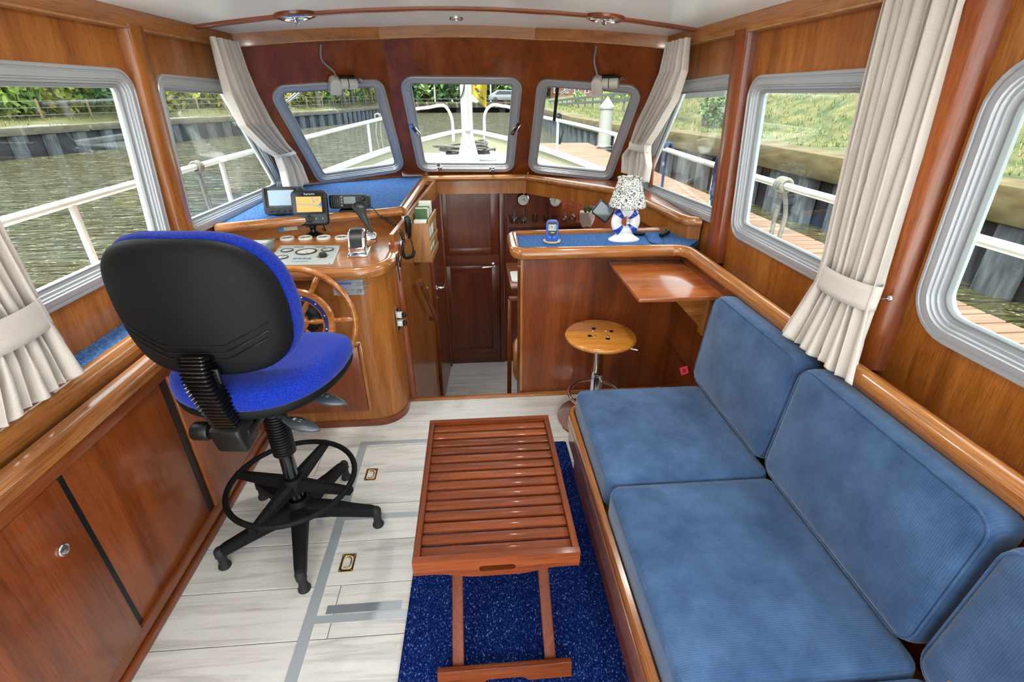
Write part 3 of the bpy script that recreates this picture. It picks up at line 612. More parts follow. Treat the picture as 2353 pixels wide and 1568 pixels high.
back_cushion(1.19, 1.76, 'blue corduroy back cushion leaning on the ledge beside the flap table'); back_cushion(.572, 1.185, 'long blue corduroy back cushion below the tied curtain')
tb = thing('back_cushion', 'blue corduroy back cushion at the aft corner of the sofa', 'cushion', (.9, .25, .437), group='blue corduroy back cushions')
mr = Matrix.Translation((.885, .25, .437)) @ RZ(-4) @ RY(5) @ Matrix.Rotation(-math.pi/2, 4, 'Y')
cushion(MB(), (0.0, -.32, -.105), (.398, .305, 0), mr, r=.035, puff=.012).build('cover', CORD2, tb, 60)
piping(MB(), (0.0, -.32), (.398, .305), -.010, rad=.05, m=mr).build('piping', CORD2, tb, 60)
oc_ = pz(2462, 1652, .52); op = thing('orange_cushion', 'corner of an orange cushion at the bottom right edge', 'cushion', (oc_.x, oc_.y, .44))
cushion(MB(), (-.14, -.15, -.05), (.14, .15, .05), T(oc_.x, oc_.y, .50) @ RZ(20), r=.045, puff=.02).build('cover', pm('orange_cloth', (214, 132, 66), .9, sheen=.2), op, 60)
# ================================================================== loose furniture
# ---- drafting chair
CH = Vector((-.727, 1.44, 0)); CHM = T(CH) @ RZ(-5)
ch = thing('swivel_chair', 'tall swivel chair with a dark grey back shell and royal blue upholstery at the helm', 'chair', m=CHM)
CBLUE = noise_col('royal_blue_fabric', [(12, 28, 112), (20, 44, 146), (36, 66, 176)], nscale=260, detail=2, rough=.95, bump=.5, bdist=.002, spec=.1, sheen=.12, rnd=False)
def base_leg(a):
    m = MB(); path = [(.03, 0, .115), (.12, 0, .11), (.20, 0, .095), (.27, 0, .085), (.295, 0, .078)]
    L = []
    for (x, y, z), w, h in zip(path, (.030, .026, .022, .019, .016), (.045, .036, .028, .026, .022)):
        L.append([Vector((x, b*w, z+c*h)) for b, c in ((-1, -.8), (1, -.8), (1, .35), (.55, .6), (-.55, .6), (-1, .35))])
    return m.rings(L, RZ(a))
for a in (3, 75, 147, 219, 291):
    lg = base_leg(a).build('base_leg', BLACKM, ch, 40, world=False)
    MB().lathe([(.020, 0), (.022, .004), (.022, .010), (.016, .022), (.0145, .05), (.019, .058), (.019, .085), (.012, .095)], 18, RZ(a) @ T(.29, 0, 0)).build('glide', RUBBER, lg, 50, world=False)
MB().lathe([(.045, .07), (.048, .10), (.042, .15), (.034, .165), (.034, .07)], 24).build('hub', BLACKM, ch, 40, world=False)
MB().lathe([(.0255, .12), (.0255, .63)], 24).build('column', BLACKG, ch, 40, world=False)
prof = []
for k in range(21):
    z = .385+.245*k/21; prof += [(.034, z), (.040, z+.0035), (.040, z+.0075), (.034, z+.011)]
MB().lathe(prof, 28).build('column_bellows', BLACK, ch, 25, world=False)
ring = MB().tube([(.225*math.cos(2*math.pi*i/48), .225*math.sin(2*math.pi*i/48), .252) for i in range(48)], .0105, 10, closed=True).build('foot_ring', BLACKM, ch, 60, world=False)
for a in (80, 170, 260, 350):
    L = []
    for x, w, h in ((.03, .024, .022), (.12, .020, .018), (.21, .016, .013), (.238, .014, .013)):
        L.append([Vector((x, b*w, .242+c*h)) for b, c in ((-1, -1), (1, -1), (1, .4), (.4, 1), (-.4, 1), (-1, .4))])
    MB().rings(L, RZ(a)).build('ring_spoke', BLACKM, ring, 40, world=False)
MB().lathe([(.040, .205), (.042, .215), (.042, .26), (.036, .27), (.027, .27), (.027, .205)], 24).build('ring_hub', BLACKM, ring, 40, world=False)
# seat
def seat_outline(s=1.0): 
    pts = []
    for i in range(40):
        a = 2*math.pi*i/40; cx, cy = math.cos(a), math.sin(a); e = 2/2.6
        x = .268*math.copysign(abs(cx)**e, cx); y = .258*math.copysign(abs(cy)**e, cy)
        x *= 1-.10*(-(y/.258))*(1 if y < 0 else .4); pts.append((x*s-.012, y*s+.05))
    return pts
def seat_z(x, y, b): 
    q = (y-.05)/.258; return b+.018*(abs(x)/.268)**2*(1 if q < .4 else .6)-.050*max(0, q-.35)**2*2.2+.010*max(0, -q)
def seat_layer(levels):
    return [[Vector((x, y, seat_z(x, y, z))) for x, y in seat_outline(s)] for s, z in levels]
MB().rings(seat_layer([(.55, .655), (.93, .660), (.985, .672), (1.0, .690), (.99, .698)])).build('seat_pan', BLACKM, ch, 50, world=False)
MB().rings(seat_layer([(.985, .697), (1.005, .706), (1.012, .724), (1.0, .742), (.965, .757), (.88, .768), (.7, .774), (.45, .772), (.2, .770)])).build('seat', CBLUE, ch, 60, world=False)
# mechanism, bellows arm, levers
MB().box(.14, .20, .045, T(0, -.01, .638), bev=.01).box(.075, .14, .03, T(0, -.14, .632), bev=.006).build('mechanism', BLACK, ch, 40, world=False)
bx = MB().prism(rrect(.098, .085, .014, 3), .095, T(-.015, -.19, .585) @ RX(12), bev=.012).build('arm_housing', BLACK, ch, 40, world=False)
MB().box(.05, .035, .03, T(-.015, -.18, .575), bev=.004).build('arm_foot', BLACK, bx, 40, world=False)
MB().lathe([(.026, 0), (.029, .006), (.029, .045), (.026, .052), (.012, .054), (.012, .075)], 18, T(-.145, -.19, .628) @ RY(90)).build('arm_knob', BLACK, bx, 30, world=False)
arm = [Vector(p) for p in smooth_path([(-.015, -.197, .655), (-.025, -.219, .74), (-.040, -.226, .83), (-.045, -.210, .905)], 7)]
bl = MB(); L = []; 
for i, p in enumerate(arm):
    t = (arm[min(i+1, len(arm)-1)]-arm[max(i-1, 0)]).normalized(); n = Vector((1, 0, 0)).cross(t)
    k = 3 if i < len(arm)-1 else 1
    for j in range(k):
        q = p+(arm[min(i+1, len(arm)-1)]-p)*(j/3); g = 1.04 if j == 1 else .80
        L.append([q+Vector((1, 0, 0))*a*g+n*b*g for a, b in rrect(.084, .058, .014, 3)])
bl.rings(L).build('arm_bellows', BLACKG, ch, 25, world=False)
def chair_lever(x0, y0, z0, yaw):
    m = T(x0, y0, z0) @ RZ(yaw); o = MB().tube([m @ Vector(p) for p in smooth_path([(0, 0, 0), (.05, 0, .004), (.10, 0, -.012)], 5)], .005, 8)
    for k in range(12): o.lathe([(.0055, -.0022), (.0085, 0), (.0055, .0022)], 10, m @ T(.025+.0068*k, 0, .002-.001*k) @ RY(95), cap=False)
    o = o.build('lever_rod', BLACK, ch, 40, world=False)
    L = []
    for x, w, h in ((.092, .012, .009), (.115, .021, .013), (.14, .029, .016), (.170, .026, .015), (.20, .014, .010), (.218, .003, .004)):
        L.append([m @ Vector((x, w*math.cos(a), -.012-(x-.092)*.16+h*math.sin(a))) for a in [2*math.pi*i/12 for i in range(12)]])
    MB().rings(L).build('lever_paddle', pm('paddle_grey', (62, 70, 78), .25, 0, .4), o, 60, world=False)
    MB().box(.028, .010, .0012, m @ T(.142, 0, -.0055) @ RY(9)).build('lever_mark', WHITEP, o, 0, world=False)
chair_lever(.005, -.085, .625, -14); chair_lever(.045, .03, .632, -8)
# back shell and pad, wrapped round the sitter (local x = width, z = height, y = forward)
def back_pt(s, a, y0, bul):
    c, d = math.cos(a), math.sin(a); e = 2/3.5
    x = math.copysign(abs(c)**e, c); z = math.copysign(abs(d)**e, d)
    hw = .243*(1-.13*max(0, z)**1.6-.03*max(0, -z)); x *= hw*s; zz = 1.016+.208*z*s
    tilt = (zz-1.025)*-.10
    return Vector((x-.048, y0+tilt+.9*x*x-bul*(1-s*s)*1.0, zz))
AN = [2*math.pi*i/44 for i in range(44)]
def back_loops(lv): return [[back_pt(s_, a, y, b) for a in AN] for s_, y, b in lv]
MB().rings(back_loops([(.12, -.200, .022), (.4, -.200, .022), (.7, -.200, .022), (.88, -.198, .022), (.96, -.190, .02), (.995, -.175, .0), (1.0, -.160, 0), (.97, -.150, 0)])).build('back_shell', BLACKM, ch, 60, world=False)
MB().rings(back_loops([(.97, -.158, 0), (1.02, -.148, 0), (1.045, -.128, 0), (1.035, -.106, 0), (.98, -.090, 0), (.8, -.082, 0), (.4, -.080, 0), (.1, -.080, 0)])).build('backrest_pad', CBLUE, ch, 60, world=False)
def shell_y(x, z):
    x = x+.048; q = max(abs(x)/.243, abs(z-1.016)/.208); return -.200+(z-1.025)*-.10+.9*x*x-.022*(1-q*q)
for k in range(3):
    pts = []
    for i in range(25):
        u = -1+2*i/24; x = u*(.205-.004*k)-.048; f = max(0, abs(u)-.42)/.58; z = .930-.023*k+.055*f
        pts.append((x, shell_y(x, z)-.0008, z))
    MB().tube(pts, .0016, 6).build('groove_line', BLACK, ch, 60, world=False)
MB().box(.105, .012, .05, T(-.045, -.212, .838), bev=.004).build('arm_slot', BLACK, ch, 30, world=False)
# ---- round stool
sp_ = (pz(1375, 763, .50)); SC = Vector((.585, 2.075, 0)); 
stl = thing('bar_stool', 'round wooden stool on a chrome column in front of the counter island', 'stool', SC)
MB().lathe([(.001, .478), (.160, .478), (.170, .482), (.174, .490), (.172, .498), (.162, .504), (.001, .505)], 48, T(SC)).build('seat', WD['oak'], stl, 50)
for k in range(4):
    a = math.radians(20+90*k); q = SC+Vector((.062*math.cos(a), .062*math.sin(a), .505)); hole = MB().lathe([(.011, 0), (.011, .0012), (.009, .0016), (.001, .0012)], 14, T(q)).build('finger_hole', BLACK, stl, 50)
    q2 = SC+Vector((.045*math.cos(a+.35), .045*math.sin(a+.35), .505)); MB().lathe([(.007, 0), (.006, .0018), (.001, .0024)], 12, T(q2)).build('bolt', CHROME, stl, 50)
MB().lathe([(.028, .26), (.030, .27), (.030, .30), (.026, .31), (.026, .475)], 24, T(SC)).build('column', CHROME, stl, 50)
MB().lathe([(.030, .01), (.030, .27)], 24, T(SC)).build('lower_column', CHROME, stl, 50)
MB().lathe([(.19, 0), (.193, .004), (.190, .010), (.15, .018), (.08, .028), (.034, .045)], 48, T(SC)).build('base_plate', CHROME, stl, 50)
fr = [SC+Vector((.13*math.cos(a)-.02, -.06+.13*math.sin(a), .195)) for a in [2*math.pi*i/32 for i in range(32)]]
MB().tube(fr, .009, 8, closed=True).build('footrest', CHROME, stl, 60)
MB().tube([SC+Vector(p) for p in ((.02, -.02, .462), (.10, -.06, .458), (.165, -.085, .452))], .004, 6).build('height_lever', CHROME, stl, 60)
# ---- rug
RUGM = noise_col('blue_rug', [(9, 20, 62), (15, 34, 92), (26, 52, 124), (140, 170, 212)], scale=(1.5, 1, 1), nscale=150, detail=2, rough=.98, pos=[.3, .5, .62, .76], bump=1.0, bdist=.008, spec=.05, rnd=False)
tag(MB().prism(rpoly([(-.29, .2), (.405, .2), (.405, 1.885), (-.262, 1.885)], .01, 2), .010, T(0, 0, .001), bev=.004).build('rug', RUGM, None, 60), 'dark blue flecked rug under the slatted tray table', 'rug')
# ---- slatted folding tray table
TZ = .46; tx0, tx1, ty0, ty1 = -.200, .246, .873, 1.492
tt = thing('tray_table', 'reddish folding tray table with a slatted top on the blue rug', 'table', ((tx0+tx1)/2, (ty0+ty1)/2, .011))
def tray_end(y, d):
    n = 24; pts = [(lerp(tx0, tx1, i/n), TZ) for i in range(n+1)]
    low = []
    for i in range(n+1):
        u = 1-2*abs(i/n-.5); z = -.052 if u < .25 else (-.052-.018*(.5-.5*math.cos(math.pi*min(1, (u-.25)/.5)))); low.append((lerp(tx0, tx1, i/n), TZ+z))
    outer = low+list(reversed(pts)); hole = [(a+(tx0+tx1)/2, b+TZ-.040) for a, b in rrect(.098, .020, .0099, 4)]
    pl = Plane((0, y, 0), (1, 0, 0), (0, 0, 1)); return panel('end_board', pl, outer, [hole], d, WD['tray'], tt, 30)
tray_end(ty0, .018); tray_end(ty1-.018, .018)
for x in (tx0, tx1-.018): MB().bb((x, ty0+.018, TZ-.052), (x+.018, ty1-.018, TZ), bev=.003).build('side_rail', WD['trayy'], tt, 30)
NS = 14; y0s = ty0+.020; pitch = (ty1-ty0-.040)/NS
for k in range(NS):
    ya = y0s+pitch*k; MB().bb((tx0+.018, ya+.005, TZ-.024), (tx1-.018, ya+pitch-.005, TZ-.012), bev=.002).build('slat', WD['tray'], tt, 30)
for yy in (ty0+.13, ty1-.13): MB().bb((tx0+.018, yy, TZ-.036), (tx1-.018, yy+.03, TZ-.024)).build('cross_batten', WD['tray'], tt, 30)
for x in (tx0+.100, tx1-.072):
    for ya, za, yb, zb, dx in ((1.36, TZ-.04, .825, .026, 0), (.98, TZ-.04, 1.50, .026, .022)):
        d = Vector((0, yb-ya, zb-za)); m = frame_n((x+dx-.028*(x > 0)*0, (ya+yb)/2, (za+zb)/2), d, (1, 0, 0)); MB().box(.018, .034, d.length, m, bev=.003).build('leg', WD['trayy'], tt, 30)
fb = pz(1159, 1535, .05)
for yy in (.825, 1.50): MB().prism([(-.196, -.024), (-.07, -.024), (-.05, -.012), (.05, -.012), (.07, -.024), (.196, -.024), (.196, .024), (-.196, .024)], .020, frame_n(((tx0+tx1)/2+.014, yy, .035), (0, -1, .35)), bev=.002).build('foot_bar', WD['tray'], tt, 30)
# ================================================================== helm equipment
# ---- steering wheel
WC = Vector((-.782, 1.965, .665)); WM = frame_n(WC, (0, -1, .10))
sw = thing('steering_wheel', 'varnished wooden spoked steering wheel with a blue inlaid ring on the helm console', 'steering wheel', m=WM)
def circ(r, z, n=64): return [(r*math.cos(2*math.pi*i/n), r*math.sin(2*math.pi*i/n), z) for i in range(n)]
MB().tube(circ(.238, 0), .0135, 12, closed=True).build('outer_rim', WD['wheel'], sw, 60, world=False)
MB().lathe([(.128, -.012), (.148, -.012), (.154, -.004), (.154, .004), (.148, .011), (.128, .011), (.128, -.012)], 56, cap=False).build('felloe', WD['wheel'], sw, 40, world=False)
MB().lathe([(.104, -.012), (.128, -.012), (.128, .009), (.104, .009), (.104, -.012)], 56, cap=False).build('inner_felloe', WD['wheel'], sw, 40, world=False)
band = MB().lathe([(.110, .008), (.110, .0115), (.126, .0115), (.126, .008)], 56, cap=False).build('blue_band', pm('blue_inlay', (38, 52, 122), .35), sw, 40, world=False)
for k in range(12): MB().lathe([(.004, 0), (.003, .002), (.0005, .0024)], 10, RZ(30*k+15) @ T(.118, 0, .0115)).build('screw', CHROME, band, 60, world=False)
for k in range(6):
    m = RZ(60*k+2) @ RY(90)
    MB().lathe([(.010, .03), (.012, .036), (.008, .042), (.010, .055), (.013, .075), (.011, .098), (.011, .155), (.013, .160), (.009, .168), (.012, .175), (.0135, .195), (.012, .215), (.009, .228)], 16, m).build('spoke', WD['wheel'], sw, 50, world=False)
MB().lathe([(.036, -.02), (.040, -.01), (.040, .012), (.034, .022), (.02, .028), (.001, .03)], 28).build('hub', WD['wheel'], sw, 50, world=False)
MB().lathe([(.018, .026), (.020, .030), (.016, .038), (.001, .042)], 20).build('hub_cap', CHROME, sw, 50, world=False)
MB().lathe([(.075, -.118), (.075, -.06), (.06, -.05), (.03, -.045), (.02, -.02)], 32).build('shaft_housing', BLACK, sw, 50, world=False)
# ---- control panel plate with gauges
CZ = .866
cp = [pz(645, 566, CZ), pz(783, 566, CZ), pz(765, 609, CZ), pz(606, 611, CZ)]
cc = sum(cp, Vector())/4; pan = thing('engine_panel', 'flat silver engine instrument panel set into the helm console', 'instrument panel', cc)
PANM = pm('silver_panel', (188, 196, 192), .35, .25)
MB().prism([(p.x, p.y) for p in (cp[3], cp[2], cp[1], cp[0])], .004, T(0, 0, CZ), bev=.001, nb=1).build('plate', PANM, pan, 30)
PZ = CZ+.004
def gauge(parent, x, y, r, face, bez, needle=-40, h=.003, name='gauge'):
    P = pz(x, y, PZ); P.z = PZ
    g = MB().lathe([(r, 0), (r, h), (r*.86, h+.001), (r*.82, h*.6)], 28, T(P), cap=False).build(name, bez, parent, 40)
    MB().lathe([(.0005, h*.5), (r*.84, h*.5)], 24, T(P), cap=False).build('dial', face, g, 40)
    MB().box(r*.7, .0022, .0012, T(P+Vector((0, 0, h*.6))) @ RZ(needle) @ T(r*.3, 0, 0)).build('needle', BLACK, g, 0)
    return g
FACEW = pm('pale_dial', (205, 210, 206), .3, 0, .4)
gauge(pan, 660, 576, .030, FACEW, BLACK, 30); gauge(pan, 703.5, 579, .050, FACEW, BLACK, -60); gauge(pan, 752.5, 574.5, .030, FACEW, BLACK, 150); gauge(pan, 647.6, 592, .030, FACEW, BLACK, 60)
kp = pz(742.5, 590, PZ); kb = MB().lathe([(.030, 0), (.030, .002), (.026, .003)], 28, T(kp)).build('key_bezel', STEEL, pan, 40); MB().lathe([(.018, .002), (.019, .012), (.016, .018), (.001, .019)], 16, T(kp)).build('key_switch', BLACK, kb, 30)
BTN = pm('blue_grey_button', (104, 118, 150), .4)
for x in (677.5, 688.5, 699.5, 710.5): MB().box(.017, .014, .004, T(pz(x, 594.5, PZ+.001)), bev=.001).build('button', BTN, pan, 30)
for x in (687, 736): MB().box(.05, .008, .0016, T(pz(x, 568, PZ))).build('name_tag', BLACK, pan, 0)
MB().box(.058, .004, .0006, T(pz(692, 601, PZ))).box(.006, .005, .0006, T(pz(672, 601, PZ))).box(.006, .005, .0006, T(pz(707, 600.5, PZ))).build('print', BLACK, pan, 0)
for x, y in ((645, 569), (780, 567), (757, 606), (611, 608)): MB().lathe([(.004, 0), (.003, .0015), (.0005, .002)], 8, T(pz(x, y, PZ))).build('screw', BLACK, pan, 60)
# ---- row of round gauges
def round_gauge(x, y, r, bez, face, lbl, group, needle):
    P = pz(x, y, CZ); t = thing('round_gauge', lbl, 'gauge', P, group=group)
    MB().lathe([(r, 0), (r, .007), (r*.95, .011), (r*.82, .011), (r*.78, .006)], 36, T(P), cap=False).build('bezel', bez, t, 40); MB().lathe([(.0005, .005), (r*.8, .005)], 30, T(P), cap=False).build('dial', face, t, 40)
    if needle is not None: MB().box(r*.62, .003, .0012, T(P+Vector((0, 0, .0062))) @ RZ(needle) @ T(r*.26, 0, 0)).build('needle', WHITEP, t, 0)
    else: MB().box(r*1.05, r*.42, .001, T(P+Vector((0, r*.12, .0056)))).build('display', LCD, t, 0)
WB = pm('white_bezel', (228, 226, 212), .3, 0, .3)
G = 'small round gauges along the back of the helm console'
round_gauge(618, 552, .034, GREYP, pm('grey_dial', (120, 124, 128), .4), 'grey digital gauge at the left end of the gauge row', G, None)
for (x, y), n, l in zip(((660, 550), (702, 549), (744, 548), (786, 548)), (140, 60, 200, 100), ('white-rimmed round gauge next to the grey digital gauge', 'white-rimmed round gauge left of the plotter mount', 'white-rimmed round gauge right of the plotter mount', 'white-rimmed round gauge half hidden behind the throttle')):
    round_gauge(x, y, .036, WB, DARKG, l, G, n)
# ---- switch panel and small instrument at the left
P = pz(562, 556, CZ); sp2 = thing('switch_panel', 'grey switch panel with rows of buttons behind the helm chair', 'switch panel', P)
c4 = [pz(538, 545, CZ), pz(589, 545, CZ), pz(560, 569, CZ), pz(505, 572, CZ)]
MB().prism([(p.x, p.y) for p in (c4[3], c4[2], c4[1], c4[0])], .006, T(0, 0, CZ), bev=.001, nb=1).build('plate', GREYP, sp2, 30)
def bil(u, v): a = c4[0].lerp(c4[1], u); b = c4[3].lerp(c4[2], u); q = a.lerp(b, v); q.z = CZ+.006; return q
for i in range(3):
    for j in range(5): MB().lathe([(.0065, 0), (.0065, .004), (.004, .006), (.0005, .0065)], 12, T(bil(.56+.15*i, .1+.19*j))).build('button', DARKG, sp2, 50)
for j in range(6): q = bil(.18, .08+.16*j); MB().box(.05, .017, .002, T(q)).build('label_strip', WHITEP, sp2, 0); q = bil(.42, .08+.16*j); MB().box(.02, .012, .008, T(q), bev=.002).build('rocker', BLACK, sp2, 30)
P = pz(597, 580, CZ); ap = thing('autopilot_display', 'boxy grey instrument with a pale display beside the engine panel', 'instrument', P)
am = T(P+Vector((-.012, .0, .0))) @ RZ(-4)
MB().prism(rrect(.128, .125, .008, 3), .045, am, bev=.005).build('case', GREYP, ap, 30)
MB().box(.104, .052, .002, am @ T(0, .026, .0455)).build('display', pm('pale_lcd', (196, 208, 204), .2, 0, .5), ap, 0)
for i, (x, y) in enumerate(((-.034, -.018), (0, -.018), (.034, -.018), (-.018, -.042), (.022, -.042))): MB().box(.020, .011, .004, am @ T(x, y, .046), bev=.0018).build('button', GREYP if i < 4 else pm('rose_button', (176, 150, 146), .5), ap, 30)
# ---- throttle lever
TB = pz(824, 588, CZ); th = thing('throttle_control', 'chrome engine throttle with a black lever on the helm console', 'throttle', TB)
tm = T(TB+Vector((-.006, .055, 0))) @ RZ(4)
MB().prism(rrect(.098, .175, .012, 4), .010, tm, bev=.003).build('base_plate', CHROME, th, 40)
sec = [(-.070, .010), (.070, .010), (.066, .050), (.050, .090), (.022, .112), (-.018, .108), (-.050, .082), (-.067, .045)]
MB().prism(rpoly(sec, .02, 4), .080, tm @ Matrix(((0, 0, 1, -.040), (1, 0, 0, 0), (0, 1, 0, 0), (0, 0, 0, 1))), bev=.010, nb=3).build('housing', CHROME, th, 50)
MB().sweep([(-.027, -.001), (.027, -.001), (.027, .003), (-.027, .003)], [tm @ Vector((0, y, z)) for y, z in ((-.068, .042), (-.055, .078), (-.028, .104), (.0, .112), (.03, .110), (.05, .09))]).build('cover_strip', BLACK, th, 50)
hubp = tm @ Vector((.048, .0, .068)); MB().lathe([(.036, 0), (.036, .012), (.030, .022), (.026, .036), (.020, .042), (.001, .044)], 28, frame_n(hubp, (1, .05, 0))).build('lever_hub', CHROME, th, 50)
HL = py(853, 540, hubp.y); TL = py(826, 478, hubp.y+.05); a0 = hubp+Vector((.03, 0, .0))
lpth = smooth_path([a0, a0.lerp(HL, .9), HL+Vector((-.004, .005, .03)), TL+Vector((.012, -.01, -.03)), TL, TL+Vector((-.012, .02, .02))], 6); n = len(lpth)
L = []
for i, p in enumerate(lpth):
    t = i/(n-1); tt_ = (lpth[min(i+1, n-1)]-lpth[max(i-1, 0)]).normalized(); s1 = Vector((1, 0, 0))-tt_*tt_.x; s1.normalize(); s2 = tt_.cross(s1)
    wx = .011+.020*max(0, min(1, (t-.45)/.3))*(1-max(0, (t-.93)/.07)*.6); wy = .010+.004*t-.006*max(0, (t-.6)/.4)
    L.append([p+s1*wx*math.cos(a)+s2*wy*math.sin(a) for a in [2*math.pi*k/16 for k in range(16)]])
MB().rings(L).build('lever', BLACK, th, 60)
# ---- chart plotter on a ball mount
PB = pz(722, 541, CZ); cpl = thing('chart_plotter', 'black chart plotter with a yellow map on a ball mount on the console', 'plotter', PB)
MB().lathe([(.046, 0), (.046, .006), (.034, .014), (.016, .022), (.014, .035)], 28, T(PB)).build('mount_base', BLACKG, cpl, 40)
MB().ball(.019, T(PB+Vector((0, 0, .05)))).build('mount_ball', BLACKG, cpl, 60); MB().lathe([(.020, -.02), (.024, -.01), (.024, .012), (.018, .022)], 18, T(PB+Vector((0, .002, .068)))).build('mount_collar', BLACKG, cpl, 30)
SY = PB.y-.02; s0 = py(711, 478, SY); sm = frame_n(s0, (.02, -1, .30)); ex = sm.to_3x3()
MB().prism(rrect(.182, .178, .022, 5), .030, sm @ T(0, 0, -.03), bev=.007, nb=3).build('case', BLACK, cpl, 50)
MB().prism(rrect(.166, .104, .008, 3), .0012, sm @ T(0, .026, 0)).build('bezel', BLACKG, cpl, 0)
MAPY = pm('map_land', (206, 166, 92), .3, emit=((214, 170, 92), .06)); MAPG = pm('map_canal', (140, 146, 158), .3, emit=((150, 160, 176), .06)); MAPB = pm('map_water', (60, 130, 176), .3, emit=((60, 140, 190), .06))
scr = MB().box(.128, .078, .0008, sm @ T(0, .018, .0016)).build('screen', MAPY, cpl, 0)
def flat(poly, z): return MB().prism(poly, .0004, sm @ T(0, .018, z))
flat([(.064, -.012), (.064, .014), (.046, -.006)], .0020).build('map_shape', MAPB, scr, 0)
def ribbon(pts, w): 
    m = MB(); m.sweep([(-w, 0), (w, 0), (w, .0004), (-w, .0004)], [sm @ Vector((a, b+.018, .0020)) for a, b in pts], up=ex @ Vector((0, 0, 1))); return m
ribbon([(-.062, .004), (-.02, .0), (.02, -.003), (.062, -.016)], .0022).build('map_shape', MAPG, scr, 0); ribbon([(.052, .026), (.036, .020), (.024, .008), (.020, .026), (.016, .038)], .0024).build('map_shape', MAPG, scr, 0)
MB().prism(rrect(.168, .044, .008, 3), .0016, sm @ T(0, -.056, 0)).build('key_panel', pm('key_panel_grey', (52, 56, 60), .4), cpl, 0)
MB().lathe([(.021, .0012), (.021, .004), (.016, .006), (.012, .004), (.001, .004)], 24, sm @ T(-.004, -.054, 0)).build('dial_key', BLACK, cpl, 40)
for bx_, b in ((-.066, '-'), (-.036, '+'), (.030, '\u2022'), (.064, '\u2022')): text_part('key_mark', b, .022, WHITEP, cpl, sm @ T(bx_, -.056, .0018))
text_part('maker_name', 'Raymarine', .013, WHITEP, cpl, sm @ T(.006, .070, .0016))
for dx, dz in ((-.05, 0), (-.035, .01), (.045, 0)):
    MB().tube(smooth_path([s0+Vector((dx, .015, -.085)), s0+Vector((dx*1.2, .03, -.13)), Vector((PB.x+dx*.8, PB.y+.03, CZ+.03)), Vector((PB.x+dx*.3, PB.y+.06, CZ+.004))], 5), .0028, 6).build('cable', BLACK, cpl, 60)
# ---- second plotter on the dash
QB = pz(645, 492, .97); cp2 = thing('dash_display', 'dark grey display with a pale chart behind the front plotter', 'display', QB)
s1 = py(652, 461, QB.y-.005); m1 = frame_n(s1, (.06, -1, .26))
MB().prism(rrect(.215, .142, .016, 5), .030, m1 @ T(0, 0, -.03), bev=.006, nb=3).build('case', pm('charcoal_case', (56, 62, 66), .45), cp2, 50)
MB().prism(rrect(.165, .098, .006, 3), .0012, m1 @ T(-.012, .014, 0)).build('bezel', BLACKG, cp2, 0)
MB().box(.132, .078, .0008, m1 @ T(-.010, .014, .0016)).build('screen', pm('chart_screen', (164, 184, 200), .25, emit=((176, 198, 214), .05)), cp2, 0)
for k in range(4): MB().box(.022, .011, .003, m1 @ T(-.070+.033*k, -.054, .001), bev=.002).build('key', BLACK, cp2, 30)
MB().lathe([(.013, 0), (.013, .006), (.010, .009), (.001, .009)], 18, m1 @ T(.088, .05, 0)).build('knob', BLACK, cp2, 40)
MB().tube([QB, s1+Vector((0, .02, -.06))], .010, 10).lathe([(.035, 0), (.035, .006), (.015, .012)], 20, T(QB)).build('stand', BLACK, cp2, 50)
# ---- VHF radio with coiled microphone lead
VB = pz(800, 483, .985); vb = thing('vhf_radio', 'black marine radio with a small grey display on the dash', 'radio', VB)
m2 = frame_n(py(800, 463, VB.y-.02), (0, -1, .2)); vw = .205
MB().prism(rrect(vw, .074, .014, 4), .09, m2 @ T(0, 0, -.09), bev=.006, nb=2).build('case', BLACK, vb, 40)
for k in range(5): MB().box(.005, .058, .004, m2 @ T(-.088+.011*k, 0, .001), bev=.0015).build('speaker_rib', BLACKG, vb, 30)
MB().box(.062, .036, .001, m2 @ T(.008, .006, .001)).build('display', pm('radio_lcd', (120, 132, 128), .2, 0, .4), vb, 0)
for k in range(4): MB().box(.010, .010, .003, m2 @ T(-.034, .024-.015*k, .001), bev=.001).build('key', GREYP, vb, 30)
for x, y, r in ((.078, .014, .015), (.082, -.020, .010)): MB().lathe([(r, 0), (r*.95, .012), (r*.7, .016), (.001, .016)], 18, m2 @ T(x, y, 0)).build('knob', BLACK, vb, 30)
MB().bb((VB.x-.05, VB.y-.0, .966), (VB.x+.05, VB.y+.06, VB.z-.0), bev=.004).build('bracket', BLACK, vb, 30)
MC = py(941, 521, 2.68); MC.x = -.375; mic = thing('hand_microphone', 'black hand microphone on a coiled lead hanging beside the dash', 'microphone', MC)
L = []
for z, w, d in ((.060, .012, .010), (.055, .022, .016), (.035, .027, .020), (.0, .026, .020), (-.03, .020, .016), (-.055, .012, .012), (-.066, .006, .006)):
    L.append([MC+Vector((d*math.sin(a)*1.0, w*math.cos(a), z)) for a in [2*math.pi*i/18 for i in range(18)]])
MB().rings(L).build('body', BLACK, mic, 60); MB().box(.012, .03, .03, T(MC+Vector((-.022, .01, .04))), bev=.004).build('clip', CHROME, mic, 30)
MB().box(.006, .024, .012, T(MC+Vector((.020, 0, .02))), bev=.002).build('talk_key', BLACKG, mic, 30)
def coil(path, r, turns, wire):
    P = smooth_path(path, 24); n = len(P); pts = []; tot = turns*10; pu = Vector((0, 0, 1))
    for i in range(tot+1):
        f = i/tot*(n-1); k = min(int(f), n-2); p = P[k].lerp(P[k+1], f-k); t = (P[k+1]-P[k]).normalized(); pu = (pu-t*pu.dot(t)).normalized(); s_ = t.cross(pu); a = 2*math.pi*i/10
        pts.append(p+pu*r*math.cos(a)+s_*r*math.sin(a))
    return MB().tube(pts, wire, 5)
